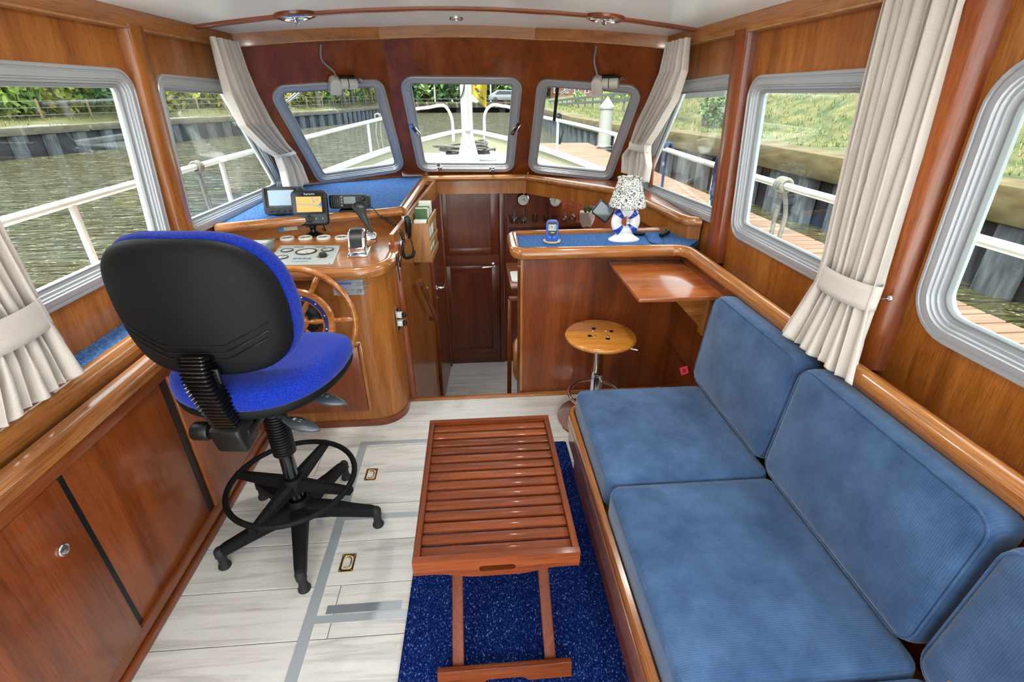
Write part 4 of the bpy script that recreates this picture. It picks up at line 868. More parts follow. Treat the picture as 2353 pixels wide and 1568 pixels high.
c0 = m2 @ Vector((.10, -.02, -.02)); k1 = py(872, 497, 2.72); k2 = py(905, 515, 2.62); k3 = px(926, 545, -.372); k4 = px(926, 575, -.372); k5 = px(932, 592, -.37); k6 = px(948, 588, -.36); k7 = px(951, 578, -.36)
MB().tube(smooth_path([c0, c0.lerp(k1, .5)+Vector((0, 0, .008)), k1], 6), .0028, 6).build('lead', BLACK, mic, 60)
coil([k1, k2, k3, k4, k5, k6, k7], .0075, 46, .0026).build('coiled_lead', BLACK, mic, 60)
MB().tube(smooth_path([k7, k7.lerp(MC, .4)+Vector((.002, -.012, 0)), MC+Vector((0, 0, -.064))], 6), .0026, 6).build('lead', BLACK, mic, 60)
# ---- keys and straps hanging under the console nosing
KP = px(912, 575, -.365); ky = thing('key_bunch', 'bunch of keys on black straps hanging from the console edge', 'keys', KP)
for k, (dy, l, dx) in enumerate(((-.03, .10, 0), (-.05, .13, .004), (-.015, .07, .006))): MB().box(.003, .016, l, T(KP+Vector((dx+.004, dy-.02, -l/2-.0))) @ RX(14), bev=.001).build('strap', BLACK, ky, 0)
for k in range(3): MB().prism(rrect(.018, .045, .008, 3), .003, T(KP+Vector((.008, .01-.012*k, -.045-.012*k))) @ RY(90) @ RZ(20*k)).build('key', STEEL, ky, 30)
# ---- maker's plate on the console front, tag on the coaming, socket on the console side
mp_ = thing('makers_plate', "small engraved metal builder's plate on the console front", 'plate', py(800, 660, 2.097))
q = [py(765, 646, 2.099), py(832, 642, 2.099), py(836, 675, 2.099), py(768, 679, 2.099)]
x0, x1, z0, z1 = min(p.x for p in q), max(p.x for p in q), min(p.z for p in q), max(p.z for p in q)
MB().bb((x0, 2.0965, z0), (x1, 2.0995, z1)).build('plate', pm('plate_alloy', (168, 172, 178), .45, .2), mp_, 0)
MB().bb((x0+.03, 2.0955, z1-.022), (x0+.085, 2.0966, z1-.012)).build('blue_field', pm('plate_blue', (92, 120, 180), .4), mp_, 0)
for dx, dz, w_ in ((.105, .016, .05), (.105, .026, .06), (.03, .046, .03), (.075, .046, .02), (.11, .046, .045), (.03, .062, .04)): MB().bb((x0+dx, 2.0957, z1-dz-.004), (x0+dx+w_, 2.0966, z1-dz)).build('print', GREYP, mp_, 0)
text_part('ce_mark', 'CE', .020, BLACK, mp_, frame_n((x0+.115, 2.0958, z0+.018), (0, -1, 0)))
for x in (x0+.006, x1-.006):
    for z in (z0+.006, z1-.006): MB().lathe([(.0035, 0), (.002, .0015), (.0005, .0018)], 8, frame_n((x, 2.0965, z), (0, -1, 0))).build('rivet', CHROME, mp_, 60)
CPL = Plane((-.424, 2.842, .88), Vector((.88, .33, 0)), (0, 0, 1)); tu = CPL.pix(662, 524)
tg = thing('coaming_tag', 'little blue and cream tag stuck to the coaming behind the gauges', 'tag', CPL.p(*tu))
MB().box(.09, .026, .003, CPL.mat() @ T(tu[0], tu[1], .0025)).build('plate', pm('cream_card', (206, 196, 168), .6), tg, 0); MB().box(.026, .034, .004, CPL.mat() @ T(tu[0]-.034, tu[1], .003)).build('blue_end', pm('tag_blue', (60, 130, 180), .5), tg, 0)
OSA = math.radians(-8); OS = Vector((-.56+.1515*math.cos(OSA), 2.25+.1515*math.sin(OSA), .50)); OS.z = py(926, 733, OS.y).z; ou = thing('side_socket', 'chrome socket plate with white and black plugs on the rounded console corner', 'socket', OS)
om = frame_n(OS, (math.cos(OSA), math.sin(OSA), 0)); MB().prism(rrect(.045, .12, .004, 2), .004, om).build('plate', STEEL, ou, 30)
for z in (.022, -.022): s_ = MB().box(.026, .026, .024, om @ T(.003, z, .014), bev=.003).build('socket', WHITEP, ou, 30); MB().box(.022, .024, .020, om @ T(.003, z, .034), bev=.003).build('plug', BLACK, s_, 30)
# ---- grab rail and book rack on the companionway wall
ga = SW.pix(950, 650); gb = SW.pix(987, 730)
gr = thing('grab_rail', 'dark wooden grab rail slanting down the companionway wall', 'grab rail', SW.p(*ga))
g0 = SW.p(ga[0], ga[1], .045); g1 = SW.p(gb[0], gb[1], .045); MB().sweep(rrect(.028, .026, .008, 3), [g0+(g0-g1)*.06, g0, g0.lerp(g1, .5), g1, g1+(g1-g0)*.06], up=SW.n).build('bar', WD['redz'], gr, 40)
for g in (ga, gb): MB().box(.03, .04, .05, SW.mat() @ T(g[0], g[1], .022), bev=.006).build('standoff', WD['redz'], gr, 40)
RX0 = .44; rk = thing('book_rack', 'small open wooden rack of booklets on the companionway wall', 'rack', SW.p(RX0+.15, .68))
sm_ = SW.mat()
def swb(u0, u1, v0, v1, h0, h1, bev=.002): return MB().box(u1-u0, v1-v0, h1-h0, sm_ @ T((u0+u1)/2, (v0+v1)/2, (h0+h1)/2), bev=bev)
RT, RB = SW.pix(972, 508)[1], .655
swb(RX0, RX0+.012, .655, .885, 0, .105).build('end_board', WD['raw'], rk, 30); swb(RX0+.30, RX0+.312, .655, .885, 0, .105).build('end_board', WD['raw'], rk, 30)
swb(RX0, RX0+.312, .655, .667, 0, .105).build('bottom', WD['raw'], rk, 30); swb(RX0, RX0+.312, .655, .93, .0, .006).build('back', WD['raw'], rk, 30)
for v0, v1 in ((.655, .70), (.755, .78), (.865, .905)): swb(RX0, RX0+.312, v0, v1, .100, .110).build('slat', WD['raw'], rk, 30)
bc = [((232, 232, 226), (90, 130, 70)), ((60, 96, 54), (60, 96, 54)), ((224, 222, 214), (200, 200, 190)), ((96, 140, 80), (96, 140, 80)), ((230, 230, 226), (226, 226, 222))]
bn = ('white booklet at the near end of the wooden rack', 'dark green booklet in the wooden rack', 'cream booklet in the middle of the wooden rack', 'leaf green booklet in the wooden rack', 'tall white booklet at the far end of the wooden rack')
for k, (cA, cB) in enumerate(bc):
    hgt = (.90, .955, .94, .95, .965)[k]; u0 = RX0+.02+.052*k; t = thing('booklet', bn[k], 'book', SW.p(u0, .668), group='booklets in the wooden rack')
    swb(u0, u0+.034, .668, hgt, .018, .090, .001).build('cover', pm('booklet_cover_%d' % k, cA, .5), t, 30); swb(u0+.004, u0+.030, .672, hgt+.0015, .022, .0915, 0).build('pages', pm('pages_%d' % k, (226, 226, 214), .8), t, 0)
# ================================================================== curtains
CLOTH = noise_col('curtain_cloth', [(186, 176, 166), (206, 197, 188), (216, 208, 200)], scale=(1, 1, 1), nscale=900, detail=1, rough=.95, bump=.03, bdist=.0004, spec=.1, sheen=.2, rnd=False)
def key(tab, t):
    for (t0, a), (t1, b) in zip(tab, tab[1:]):
        if t <= t1:
            f = (t-t0)/(t1-t0); f = f*f*(3-2*f); return [lerp(x, y, f) for x, y in zip(a, b)]
    return list(tab[-1][1])
def curtain(lbl, keys, nf, tie, hook, inward=(1, 0, 0), along=(0, 1, 0), seed=1):
    """keys: (t, (cx, cy, cz, halfwidth, amplitude)); hem pleats fan out below the tie band"""
    rnd = random.Random(seed); ph = [rnd.uniform(-.5, .5) for _ in range(nf*2+2)]; c0 = keys[0][1]
    t = thing('curtain', lbl, 'curtain', (c0[0], c0[1], keys[-1][1][2]), group='cream tie-back curtains'); N = Vector(inward); A = Vector(along)
    def pos(u, v, off=0.0):
        cx, cy, cz_, hw, am = key(keys, v); s = 2*u-1; k = u*nf
        w = math.sin(2*math.pi*k+.8*math.sin(3*v+ph[int(k) % len(ph)])); w = math.copysign(abs(w)**.7, w)
        w2 = .35*math.sin(2*math.pi*(k*.37+.3)+2*v)
        sag = .012*math.sin(math.pi*v)*math.sin(7*u)
        return Vector((cx, cy, cz_))+A*(s*hw+.006*math.sin(9*k+5*v))+N*(am*(w+w2)+off)+Vector((0, 0, .006*w*v+sag*.3))
    MB().grid(lambda u, v: pos(u, v), nf*12+1, 42).build('cloth', CLOTH, t, 180, solid=.002, recalc=False)
    tv, hb = tie; cx, cy, cz_, hw, am = key(keys, tv); aa = am*1.55+.006; q = []
    cxa = key(keys, tv-.03); cxb = key(keys, tv+.03); dn = (Vector(cxb[:3])-Vector(cxa[:3])).normalized()
    loops = []
    for z in (-hb, -hb*.5, 0, hb*.5, hb):
        c = Vector((cx, cy, cz_))-dn*z; loops.append([c+A*((hw+.006)*math.cos(a))+N*(aa*math.sin(a)) for a in [2*math.pi*i/36 for i in range(36)]])
    b = MB().rings(loops, cap=(False, False)).build('tie_band', CLOTH, t, 60, solid=.003, recalc=False)
    if hook: 
        H = Vector(hook); MB().tube(smooth_path([H+N*.0, H+N*.03, H+N*.045+Vector((0, 0, .012)), H+N*.04+Vector((0, 0, .022))], 5), .0025, 6).lathe([(.010, 0), (.008, .004), (.002, .005)], 12, frame_n(H, N)).build('hook', CHROME, t, 60)
        e = Vector((cx, cy, cz_))+A*((hw+.004)*(1 if (H-Vector((cx, cy, cz_))).dot(A) > 0 else -1)); MB().tube(smooth_path([e, e.lerp(H+N*.04, .5)+Vector((0, 0, -.006)), H+N*.04], 4), .002, 6).build('loop', CHROME, t, 60)
    return t
curtain('cream curtain tied back beside the large starboard window above the sofa', [(0, (1.085, 1.325, 1.80, .128, .016)), (.45, (1.082, 1.29, 1.40, .122, .020)), (.70, (1.075, 1.255, 1.09, .110, .022)), (.78, (1.07, 1.25, 1.025, .110, .020)), (.86, (1.045, 1.235, .95, .130, .016)), (1.0, (1.0, 1.20, .842, .16, .016))], 8, (.745, .035), (1.115, 1.145, 1.05), (-1, 0, 0), (0, 1, 0), 3)
curtain('cream curtain tied back at the left edge over the port window', [(0, (-1.225, 1.18, 1.80, .15, .016)), (.5, (-1.22, 1.18, 1.35, .14, .022)), (.72, (-1.205, 1.19, 1.06, .122, .024)), (.79, (-1.20, 1.19, .985, .122, .022)), (.87, (-1.175, 1.165, .93, .135, .018)), (1.0, (-1.145, 1.12, .846, .160, .022))], 8, (.755, .04), None, (1, 0, 0), (0, 1, 0), 5)
def keypx(t, l, r, X, am):
    a, b_ = px(*l, X), px(*r, X); c = (a+b_)/2; return (t, (X, c.y, c.z, abs(b_.y-a.y)/2, am))
kl = [keypx(0, (484, 88), (543, 92), -1.19, .016), keypx(.2, (505, 165), (562, 150), -1.19, .02), keypx(.38, (522, 222), (584, 205), -1.19, .024), keypx(.58, (556, 292), (620, 278), -1.185, .026), keypx(.74, (612, 345), (655, 330), -1.18, .026), keypx(.80, (640, 362), (672, 348), -1.175, .024), keypx(.88, (652, 392), (690, 380), -1.17, .028), keypx(1.0, (662, 436), (706, 424), -1.16, .030)]
curtain('cream curtain tied back in the port forward corner', kl, 9, (.79, .020), None, (1, -.15, 0), (0, 1, 0), 8)
kr = [keypx(0, (1583, 92), (1535, 92), 1.05, .016), keypx(.22, (1576, 165), (1519, 165), 1.05, .02), keypx(.42, (1553, 228), (1494, 228), 1.05, .024), keypx(.62, (1514, 290), (1466, 290), 1.045, .026), keypx(.76, (1488, 328), (1454, 328), 1.04, .026), keypx(.81, (1487, 342), (1450, 342), 1.035, .026), keypx(.88, (1492, 368), (1430, 368), 1.03, .028), keypx(1.0, (1484, 408), (1430, 404), 1.02, .030)]
curtain('cream curtain tied back in the starboard forward corner above the lamp', kr, 9, (.79, .020), None, (-1, -.15, 0), (0, 1, 0), 9)
# ================================================================== windscreen fittings
def wiper_motor(pl, xpix, ypix, cpix, lbl):
    u, v = pl.pix(xpix, ypix); m = pl.mat() @ T(u, v, .018); t = thing('wiper_motor', lbl, 'wiper motor', m.translation, group='windscreen wiper motors')
    MB().prism(rpoly([(-.034, -.05), (.034, -.05), (.034, .05), (-.034, .05)], [.006, .006, .03, .03], 5), .055, m @ T(-.045, -.01, 0), bev=.006).build('cover', BEIGEP, t, 40)
    MB().lathe([(.027, 0), (.029, .005), (.029, .092), (.025, .098)], 24, m @ T(-.012, .002, .030) @ RY(90)).build('motor_body', BEIGEP, t, 40)
    MB().lathe([(.030, .040), (.030, .045)], 24, m @ T(-.012, .002, .030) @ RY(90)).build('strap', BLACK, t, 40); MB().box(.09, .02, .02, m @ T(.03, .033, .016), bev=.004).build('back_bracket', BLACK, t, 30)
    MB().prism(rpoly([(-.012, -.022), (.012, -.022), (.014, .022), (-.010, .022)], .008, 4), .006, m @ T(.098, .018, .022) @ RZ(-50), bev=.001).build('mount_lug', STEEL, t, 30)
    for dx in (-.008, .008): MB().lathe([(.004, 0), (.003, .002), (.0005, .0025)], 8, m @ T(.098+dx, .018-dx, .028)).build('lug_screw', BLACK, t, 60)
    c0 = m @ Vector((-.04, .045, .03)); cu, cv = pl.pix(*cpix); c2 = pl.p(cu, cv, .006)
    MB().tube(smooth_path([c0, c0+Vector((-.01, 0, .03)), pl.p(lerp(u, cu, .72)-.03, lerp(v, cv, .6), .012), c2], 8), .006, 8).build('cable', GREYP, t, 60)
wiper_motor(PFL, 782, 182, (736, 100), 'beige wiper motor over the port front window'); wiper_motor(PFR, 1393, 181, (1371, 104), 'beige wiper motor over the starboard front window')
# stays and clamp screws of the opening centre window
def stay(x0, y0, x1, y1, lbl):
    a = PC.p(*PC.pix(x0, y0), .016); b = PC.p(*PC.pix(x1, y1), .02); t = thing('window_stay', lbl, 'window stay', a, group='stays of the centre window')
    MB().sweep([(-.009, 0), (.009, 0), (.009, .006), (-.009, .006)], [a, a.lerp(b, .5), b], up=PC.n).build('stay_arm', ALU, t, 30)
    m = PC.mat(); cu, cv = PC.pix(x1, y1); s_ = 1 if x1 > 1070 else -1; mm = m @ T(cu, cv, .02) @ RZ(-28*s_)
    MB().box(.034, .11, .014, mm, bev=.005).build('latch', CHROME, t, 30); MB().box(.013, .045, .016, mm @ T(0, .004, .001)).build('latch_slot', BLACK, t, 0)
stay(938, 205, 953, 293, 'chrome stay on the left side of the centre window'); stay(1188, 205, 1184, 292, 'chrome stay on the right side of the centre window')
def clamp(x, y, up, lbl):
    u, v = PC.pix(x, y); m = PC.mat() @ T(u, v, .014); t = thing('window_clamp', lbl, 'clamp screw', m.translation, group='clamp screws of the centre window')
    MB().prism(rpoly([(-.024, -.02), (-.008, -.02), (0, -.006), (.008, -.02), (.024, -.02), (.018, .0), (.024, .02), (.008, .02), (0, .010), (-.008, .02), (-.024, .02), (-.018, 0)], .003, 2), .012, m, bev=.002).build('yoke', CHROME, t, 30)
    k = m @ (T(-.004, .062, .022) if up else T(.004, .006, .030)); r = m @ Vector((0, 0, .012)); MB().tube([r, k.translation], .004, 8).build('screw', CHROME, t, 60)
    pts = []
    for i in range(36): a = 2*math.pi*i/36; rr = .016+.003*math.cos(6*a); pts.append((rr*math.cos(a), rr*math.sin(a)))
    MB().prism(pts, .010, k @ RX(0 if not up else -20), bev=.002).build('knob', pm('dull_zinc', (150, 152, 150), .4, .9), t, 40)
clamp(1010, 384, True, 'clamp screw standing up at the left foot of the centre window'); clamp(1130, 384, False, 'clamp screw folded flat at the right foot of the centre window')
# ================================================================== things on the island
IZ = .8605
P = pz(1268, 557, IZ); sa = tag(MB().lathe([(.001, 0), (.034, 0), (.043, .004), (.045, .012), (.043, .013), (.040, .007), (.001, .005)], 36, T(P)).build('saucer', pm('cream_plastic', (224, 208, 170), .4), None, 50), 'cream round saucer under the blue weather display', 'saucer')
bpy.context.view_layer.update()
m = frame_n(P+Vector((0, 0, .006)), (-.10, -1, .14)); th2 = thing('weather_display', 'blue hand-sized weather display standing in the cream saucer', 'thermometer', P)
ol = rpoly([(-.033, 0), (.033, 0), (.031, .108), (-.031, .108)], [.012, .012, .02, .02], 5)
MB().prism(ol, .022, m @ T(0, 0, -.011), bev=.005).build('case', pm('bright_blue_plastic', (40, 84, 190), .3, 0, .4), th2, 40)
MB().prism(rpoly([(-.024, .034), (0, .026), (.024, .034), (.024, .098), (-.024, .098)], .006, 3), .0014, m @ T(0, 0, .0106)).build('face', BLACK, th2, 0)
MB().box(.040, .030, .001, m @ T(0, .070, .0124)).build('lcd', pm('lcd_panel', (168, 176, 168), .3), th2, 0); text_part('digits', '19.2', .024, BLACK, th2, m @ T(-.001, .071, .0131)); MB().box(.018, .003, .0005, m @ T(.002, .045, .0122)).build('print', WHITEP, th2, 0)
for x in (-.012, .012): MB().lathe([(.008, 0), (.007, .001), (.001, .0014)], 14, m @ T(x, .020, .011)).build('button', pm('blue_key', (60, 110, 210), .35), th2, 50)
P = pz(1433, 552, IZ); lamp = thing('table_lamp', 'small lamp with a lifebuoy-shaped ceramic base and a speckled fabric shade', 'lamp', P)
CER = pm('white_ceramic', (232, 234, 232), .12, 0, .6); CERB = pm('blue_glaze', (34, 62, 168), .12, 0, .6)
L = []
for z, a, b in ((0, .082, .046), (.006, .083, .047), (.014, .074, .042), (.026, .052, .032), (.04, .036, .024)): L.append([P+Vector((a*math.cos(t), b*math.sin(t), z)) for t in [2*math.pi*i/32 for i in range(32)]])
MB().rings(L).build('foot', CER, lamp, 50)
rc = P+Vector((0, 0, .098)); RM = frame_n(rc, (.06, -1, .05)); R_, r_ = .050, .027
ring_ = MB(); n1, n2 = 48, 16
ring_.grid(lambda u, v: RM @ Vector(((R_+r_*math.cos(2*math.pi*v))*math.cos(2*math.pi*u), (R_+r_*math.cos(2*math.pi*v))*math.sin(2*math.pi*u), r_*.75*math.sin(2*math.pi*v))), n1, n2+1, cu=True); ring_.build('lifebuoy', CER, lamp, 60)
for k in range(4):
    a0 = math.pi/4+k*math.pi/2
    MB().grid(lambda u, v: RM @ Vector(((R_+(r_+.0016)*math.cos(2*math.pi*v))*math.cos(a0+(u-.5)*.46), (R_+(r_+.0016)*math.cos(2*math.pi*v))*math.sin(a0+(u-.5)*.46), (r_+.0016)*.75*math.sin(2*math.pi*v))), 8, n2+1).build('blue_band', CERB, lamp, 60, solid=.001)
MB().lathe([(.014, .165), (.012, .19), (.010, .21)], 16, T(P)).build('lamp_neck', CER, lamp, 40)
SHD = noise_col('speckled_fabric', [(44, 48, 56), (160, 162, 160), (216, 216, 210), (226, 226, 220)], nscale=150, detail=2, rough=.95, pos=[.38, .45, .5, .7], spec=.1)
nfold = 18; shade = []
def shd(u, v):
    z = lerp(.176, .318, v); r = lerp(.092, .056, min(1, v/.86)) if v < .86 else lerp(.050, .060, (v-.86)/.14)
    r *= 1+.03*math.sin(2*math.pi*nfold*u)*(1 if v < .86 else 1.6); return P+Vector((r*math.cos(2*math.pi*u), r*math.sin(2*math.pi*u), z))
MB().grid(shd, 108, 14, cu=True).build('shade', SHD, lamp, 180, solid=.002, recalc=False)
bo = P+Vector((-.03, -.052, .27))
for s_ in (-1, 1): MB().grid(lambda u, v: bo+Vector((s_*(.004+.028*v), -.006-.01*math.sin(math.pi*v), (.020*v+.006)*(2*u-1)+.008*v)), 6, 6).build('bow_loop', SHD, lamp, 60, solid=.002)
for s_ in (-1, 1): MB().grid(lambda u, v: bo+Vector((s_*(.002+.010*v)+.010*(u-.5), -.006-.006*v, -.055*v)), 4, 5).build('bow_tail', SHD, lamp, 60, solid=.002)
c1 = pz(1462, 546, IZ); c2 = pz(1478, 541, IZ); cd = thing('power_cord', 'black lamp cord with a switch and adapter plug lying on the carpet', 'cord', c2)
MB().box(.060, .022, .020, T(pz(1468, 541, IZ)+Vector((0, 0, .011))) @ RZ(-12), bev=.006).build('cord_switch', BLACK, cd, 40)
MB().tube(smooth_path([pz(1480, 541, IZ)+Vector((0, 0, .010)), pz(1487, 546, IZ)+Vector((0, 0, .003)), pz(1492, 557, IZ)+Vector((0, 0, .003)), pz(1512, 563, IZ)+Vector((0, 0, .003)), pz(1526, 562, IZ)+Vector((0, 0, .003)), pz(1524, 548, IZ)+Vector((0, 0, .012))], 6), .0025, 6).build('lead', BLACK, cd, 60)
pg = pz(1519, 547, IZ); MB().lathe([(.010, -.01), (.014, 0), (.014, .03), (.018, .036), (.018, .05), (.010, .052)], 18, T(pg+Vector((0, 0, .018))) @ RZ(35) @ RY(80)).build('plug', BLACK, cd, 40); MB().lathe([(.003, .052), (.003, .07)], 8, T(pg+Vector((0, .006, .018))) @ RZ(35) @ RY(80)).build('pin', CHROME, cd, 50)
# red care tag on the forward back cushion
rt = py(1572, 852, 1.762); tgr = thing('care_tag', 'small red sewn tag sticking out beside the forward back cushion', 'tag', rt); MB().box(.034, .003, .038, T(rt) @ RY(-20)).build('tag_cloth', pm('red_tag', (200, 40, 50), .7), tgr, 0); MB().box(.012, .0032, .018, T(rt) @ RY(-20)).build('tag_print', pm('dark_red', (120, 20, 30), .7), tgr, 0)
# ================================================================== lower cabin
SHY = 4.085
def instrument(x, y, lbl, hands):
    c = py(x, y, SHY); m = frame_n((c.x, 4.118, c.z), (0, -1, 0)); t = thing('bulkhead_clock', lbl, 'clock', m.translation, group='round chrome instruments on the bulkhead')
    MB().lathe([(.052, 0), (.058, .006), (.058, .014), (.050, .028), (.043, .032), (.041, .024)], 36, m, cap=False).build('bezel', CHROME, t, 40); MB().lathe([(.0005, .022), (.043, .022)], 32, m, cap=False).build('face', pm('ivory_face', (216, 214, 200), .4), t, 40)
    for a, l in hands: MB().box(.003, l, .001, m @ T(0, 0, .0235) @ RZ(a) @ T(0, l*.4, 0)).build('hand', BLACK, t, 0)
    for k in range(12): MB().box(.0016, .006, .0006, m @ RZ(30*k) @ T(0, .036, .0226)).build('tick', BLACK, t, 0)
instrument(1202, 460, 'round chrome clock on the dark bulkhead beside the door', ((-60, .022), (-118, .030))); instrument(1276, 462, 'round chrome barometer on the dark bulkhead right of the clock', ((-8, .040), (172, .022)))
sx0, sx1 = py(1165, 505, 4.02).x, py(1340, 505, 4.02).x; sz = py(1250, 518, 3.97).z; sh = thing('glass_shelf', 'dark wooden glass rack fixed to the bulkhead below the clock', 'shelf', ((sx0+sx1)/2, 4.05, sz))
MB().bb((sx0, 3.97, sz-.012), (sx1, 4.118, sz)).build('upper_board', WD['darkx'], sh, 0); MB().bb((sx0, 3.97, sz-.095), (sx1, 4.118, sz-.083)).build('lower_board', WD['darkx'], sh, 0)
for x in (sx0, sx1-.012): MB().bb((x, 3.97, sz-.095), (x+.012, 4.118, sz+.06)).build('end_board', WD['darkz'], sh, 0)
MB().bb((sx0, 3.966, sz-.012), (sx1, 3.972, sz+.014)).build('fiddle_rail', WD['darkx'], sh, 0)
def glass(x, h, r, stem, upside, lbl):
    b = Vector((x, 4.04, sz+.0005)); t = thing('wine_glass' if stem else 'tumbler', lbl, 'glass', b, group='glasses on the rack')
    if stem: pr = [(r*.8, 0), (r*.75, .004), (.006, .008), (.005, h*.45), (r*.6, h*.55), (r, h*.72), (r*.85, h), (r*.80, h), (r*.94, h*.72), (r*.5, h*.58), (.0005, h*.52)]
    else: pr = [(r*.85, 0), (r, h), (r*.93, h), (r*.78, .008), (.0005, .008)]
    if upside: pr = [(a, h-z) for a, z in pr]
    MB().lathe(pr, 20, T(b), cap=False).build('bowl', GLASSW, t, 50)
for k, (xp, h, r, stem, up, l) in enumerate(((1182, .155, .034, True, True, 'tall stemmed glass at the left end of the rack'), (1203, .125, .030, True, True, 'stemmed glass below the clock'), (1229, .075, .026, False, False, 'low tumbler right of the stemmed glasses'), (1254, .065, .026, False, False, 'low tumbler in the middle of the rack'), (1274, .065, .026, False, False, 'low tumbler below the barometer'), (1297, .125, .030, True, True, 'stemmed glass right of the barometer'), (1315, .155, .034, True, True, 'tall stemmed glass next to the potted plant'))):
    glass(py(xp, 500, 4.04).x, h, r, stem, up, l)
pp = py(1347, 519, 3.93); pl_ = thing('potted_plant', 'small green plant in a cloth-wrapped pot hanging by the glass rack', 'plant', pp)
L = []
for z, r in ((0, .040), (.02, .052), (.06, .058), (.10, .060), (.115, .056)): L.append([pp+Vector((r*(1+.10*math.sin(5*a+z*40))*math.cos(a), r*(1+.10*math.sin(5*a+z*40))*math.sin(a), z+.006*math.sin(3*a))) for a in [2*math.pi*i/32 for i in range(32)]])
MB().rings(L).build('wrapped_pot', pm('linen_wrap', (206, 190, 174), .9), pl_, 60)
rr_ = random.Random(4); LEAF = pm('plant_leaf', (72, 110, 52), .6)
for k in range(16):
    a = rr_.uniform(0, 6.28); r = rr_.uniform(.01, .05); h = rr_.uniform(.04, .085); b = pp+Vector((.02*math.cos(a), .02*math.sin(a), .105)); e = b+Vector((r*math.cos(a), r*math.sin(a), h)); s_ = Vector((-math.sin(a), math.cos(a), 0))*.007
    MB().add([b-s_*.4, b+s_*.4, b.lerp(e, .6)+s_, e, b.lerp(e, .6)-s_], [(0, 1, 2, 3, 4)]).build('leaf', LEAF, pl_, 0, solid=.001)
MB().tube(smooth_path([pp+Vector((-.02, 0, .11)), pp+Vector((-.035, -.01, .15)), pp+Vector((-.045, -.01, .20)), pp+Vector((-.055, -.01, .215))], 5), .0025, 6).ball(.010, T(pp+Vector((-.058, -.01, .215))), 10, 6).build('flower_stalk', pm('dry_stalk', (170, 150, 130), .8), pl_, 60)
MB().grid(lambda u, v: pp+Vector((.02+.05*u+.004*math.sin(20*u), .03+.006*math.sin(26*u), .10+.14*v)), 24, 6).build('hanging_cloth', pm('linen', (196, 180, 166), .9), pl_, 60, solid=.002)
# tilted screen on an arm under the ledge
tc_ = py(1386, 486, 3.15); tv = thing('tilted_screen', 'small tilted flat screen hanging below the starboard ledge', 'screen', tc_)
tm_ = frame_n(tc_, (-.25, -1, .15)) @ RZ(-35); MB().prism(rrect(.125, .105, .016, 5), .022, tm_ @ T(0, 0, -.022), bev=.005).build('case', pm('dark_case', (40, 44, 46), .4), tv, 40); MB().box(.105, .084, .001, tm_ @ T(0, 0, .0006)).build('glass', pm('screen_glass', (92, 108, 112), .05, 0, .8), tv, 0)
MB().tube([tc_+Vector((0, .02, 0)), Vector((1.06, 3.36, .934))], .010, 8).build('arm', BLACK, tv, 60)
# galley shelf with white tray, dining chair half hidden by the island
tx_, tz_ = .205, .44
sd = thing('side_counter', 'small dark wooden counter beyond the island edge', 'counter', (.5, 3.2, -.78)); MB().bb((.205, 2.95, .40), (1.15, 3.45, .43), bev=.006).build('top', WD['redx'], sd, 30); MB().bb((.35, 3.0, -.78), (1.15, 3.4, .40)).build('body', WD['darkz'], sd, 0)
tag(MB().prism(rrect(.2, .2, .02, 4), .012, T(.32, 3.12, .4305), bev=.003).build('white_board', pm('white_laminate', (226, 226, 220), .35), None, 40), 'white board lying on the counter beyond the island', 'board')
dc = thing('dining_chair', 'dark wooden chair with a tan seat half hidden behind the island', 'chair', (.33, 3.0, -.78))
def fr_bar(a, b, w=.03, d=.022, nm='leg'): v = Vector(b)-Vector(a); MB().box(w, d, v.length, frame_n((Vector(a)+Vector(b))/2, v, (0, 1, 0)), bev=.006).build(nm, WD['redz'], dc, 40)
fr_bar((.190, 2.93, -.72), (.198, 2.90, .36)); fr_bar((.52, 2.93, -.72), (.50, 2.90, .36)); fr_bar((.190, 2.90, .365), (.51, 2.90, .365), nm='top_rail'); fr_bar((.185, 2.93, -.70), (.53, 2.93, -.70), nm='bottom_rail')
MB().lathe([(.02, 0), (.02, .06)], 12, T(.225, 2.93, -.78)).lathe([(.02, 0), (.02, .06)], 12, T(.50, 2.93, -.78)).build('foot', BLACK, dc, 40)
MB().prism(rrect(.30, .34, .08, 6), .05, T(.362, 2.85, -.05) @ RX(75), bev=.015).build('seat', WD['oak'], dc, 40)
# ================================================================== outside: the boat's own deck
DECKW = pm('white_bounce_deck', (240, 242, 238), .4); GELW = pm('white_gelcoat', (158, 162, 157), .35, 0, .2); RAILM = pm('white_tube', (168, 172, 172), .35, 0, .2)  # unseen decks get a brighter white than the gelcoat, for bounce
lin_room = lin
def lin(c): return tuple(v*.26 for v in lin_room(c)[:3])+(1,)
CREAM = pm('cream_paint', (255, 250, 214), .35)
fd = thing('foredeck', "white foredeck with a cream bulwark ahead of the windscreen", 'deck', (-.1, 5.5, .75))
bwL = [Vector(p) for p in ((-1.66, 3.0, .78), (-1.62, 4.2, .80), (-1.48, 5.15, .845), (-1.02, 6.0, .96), (-.55, 6.75, 1.04), (-.12, 7.22, 1.085))]
bwR = [Vector((-.2-p.x, p.y, p.z)) for p in reversed(bwL[:-1])]
bw = smooth_path(bwL+bwR, 5)
MB().sweep([(-.02, -.62), (.02, -.62), (.02, 0), (-.02, 0)], bw).build('bulwark', CREAM, fd, 40)
MB().sweep([(-.045, -.01), (.045, -.01), (.045, .025), (-.045, .025)], bw).build('bulwark_cap', GELW, fd, 40)
MB().prism([(p.x, p.y) for p in reversed(bw) if p.y > 4.2], .05, T(0, 0, .66)).build('deck_plate', GELW, fd, 0)
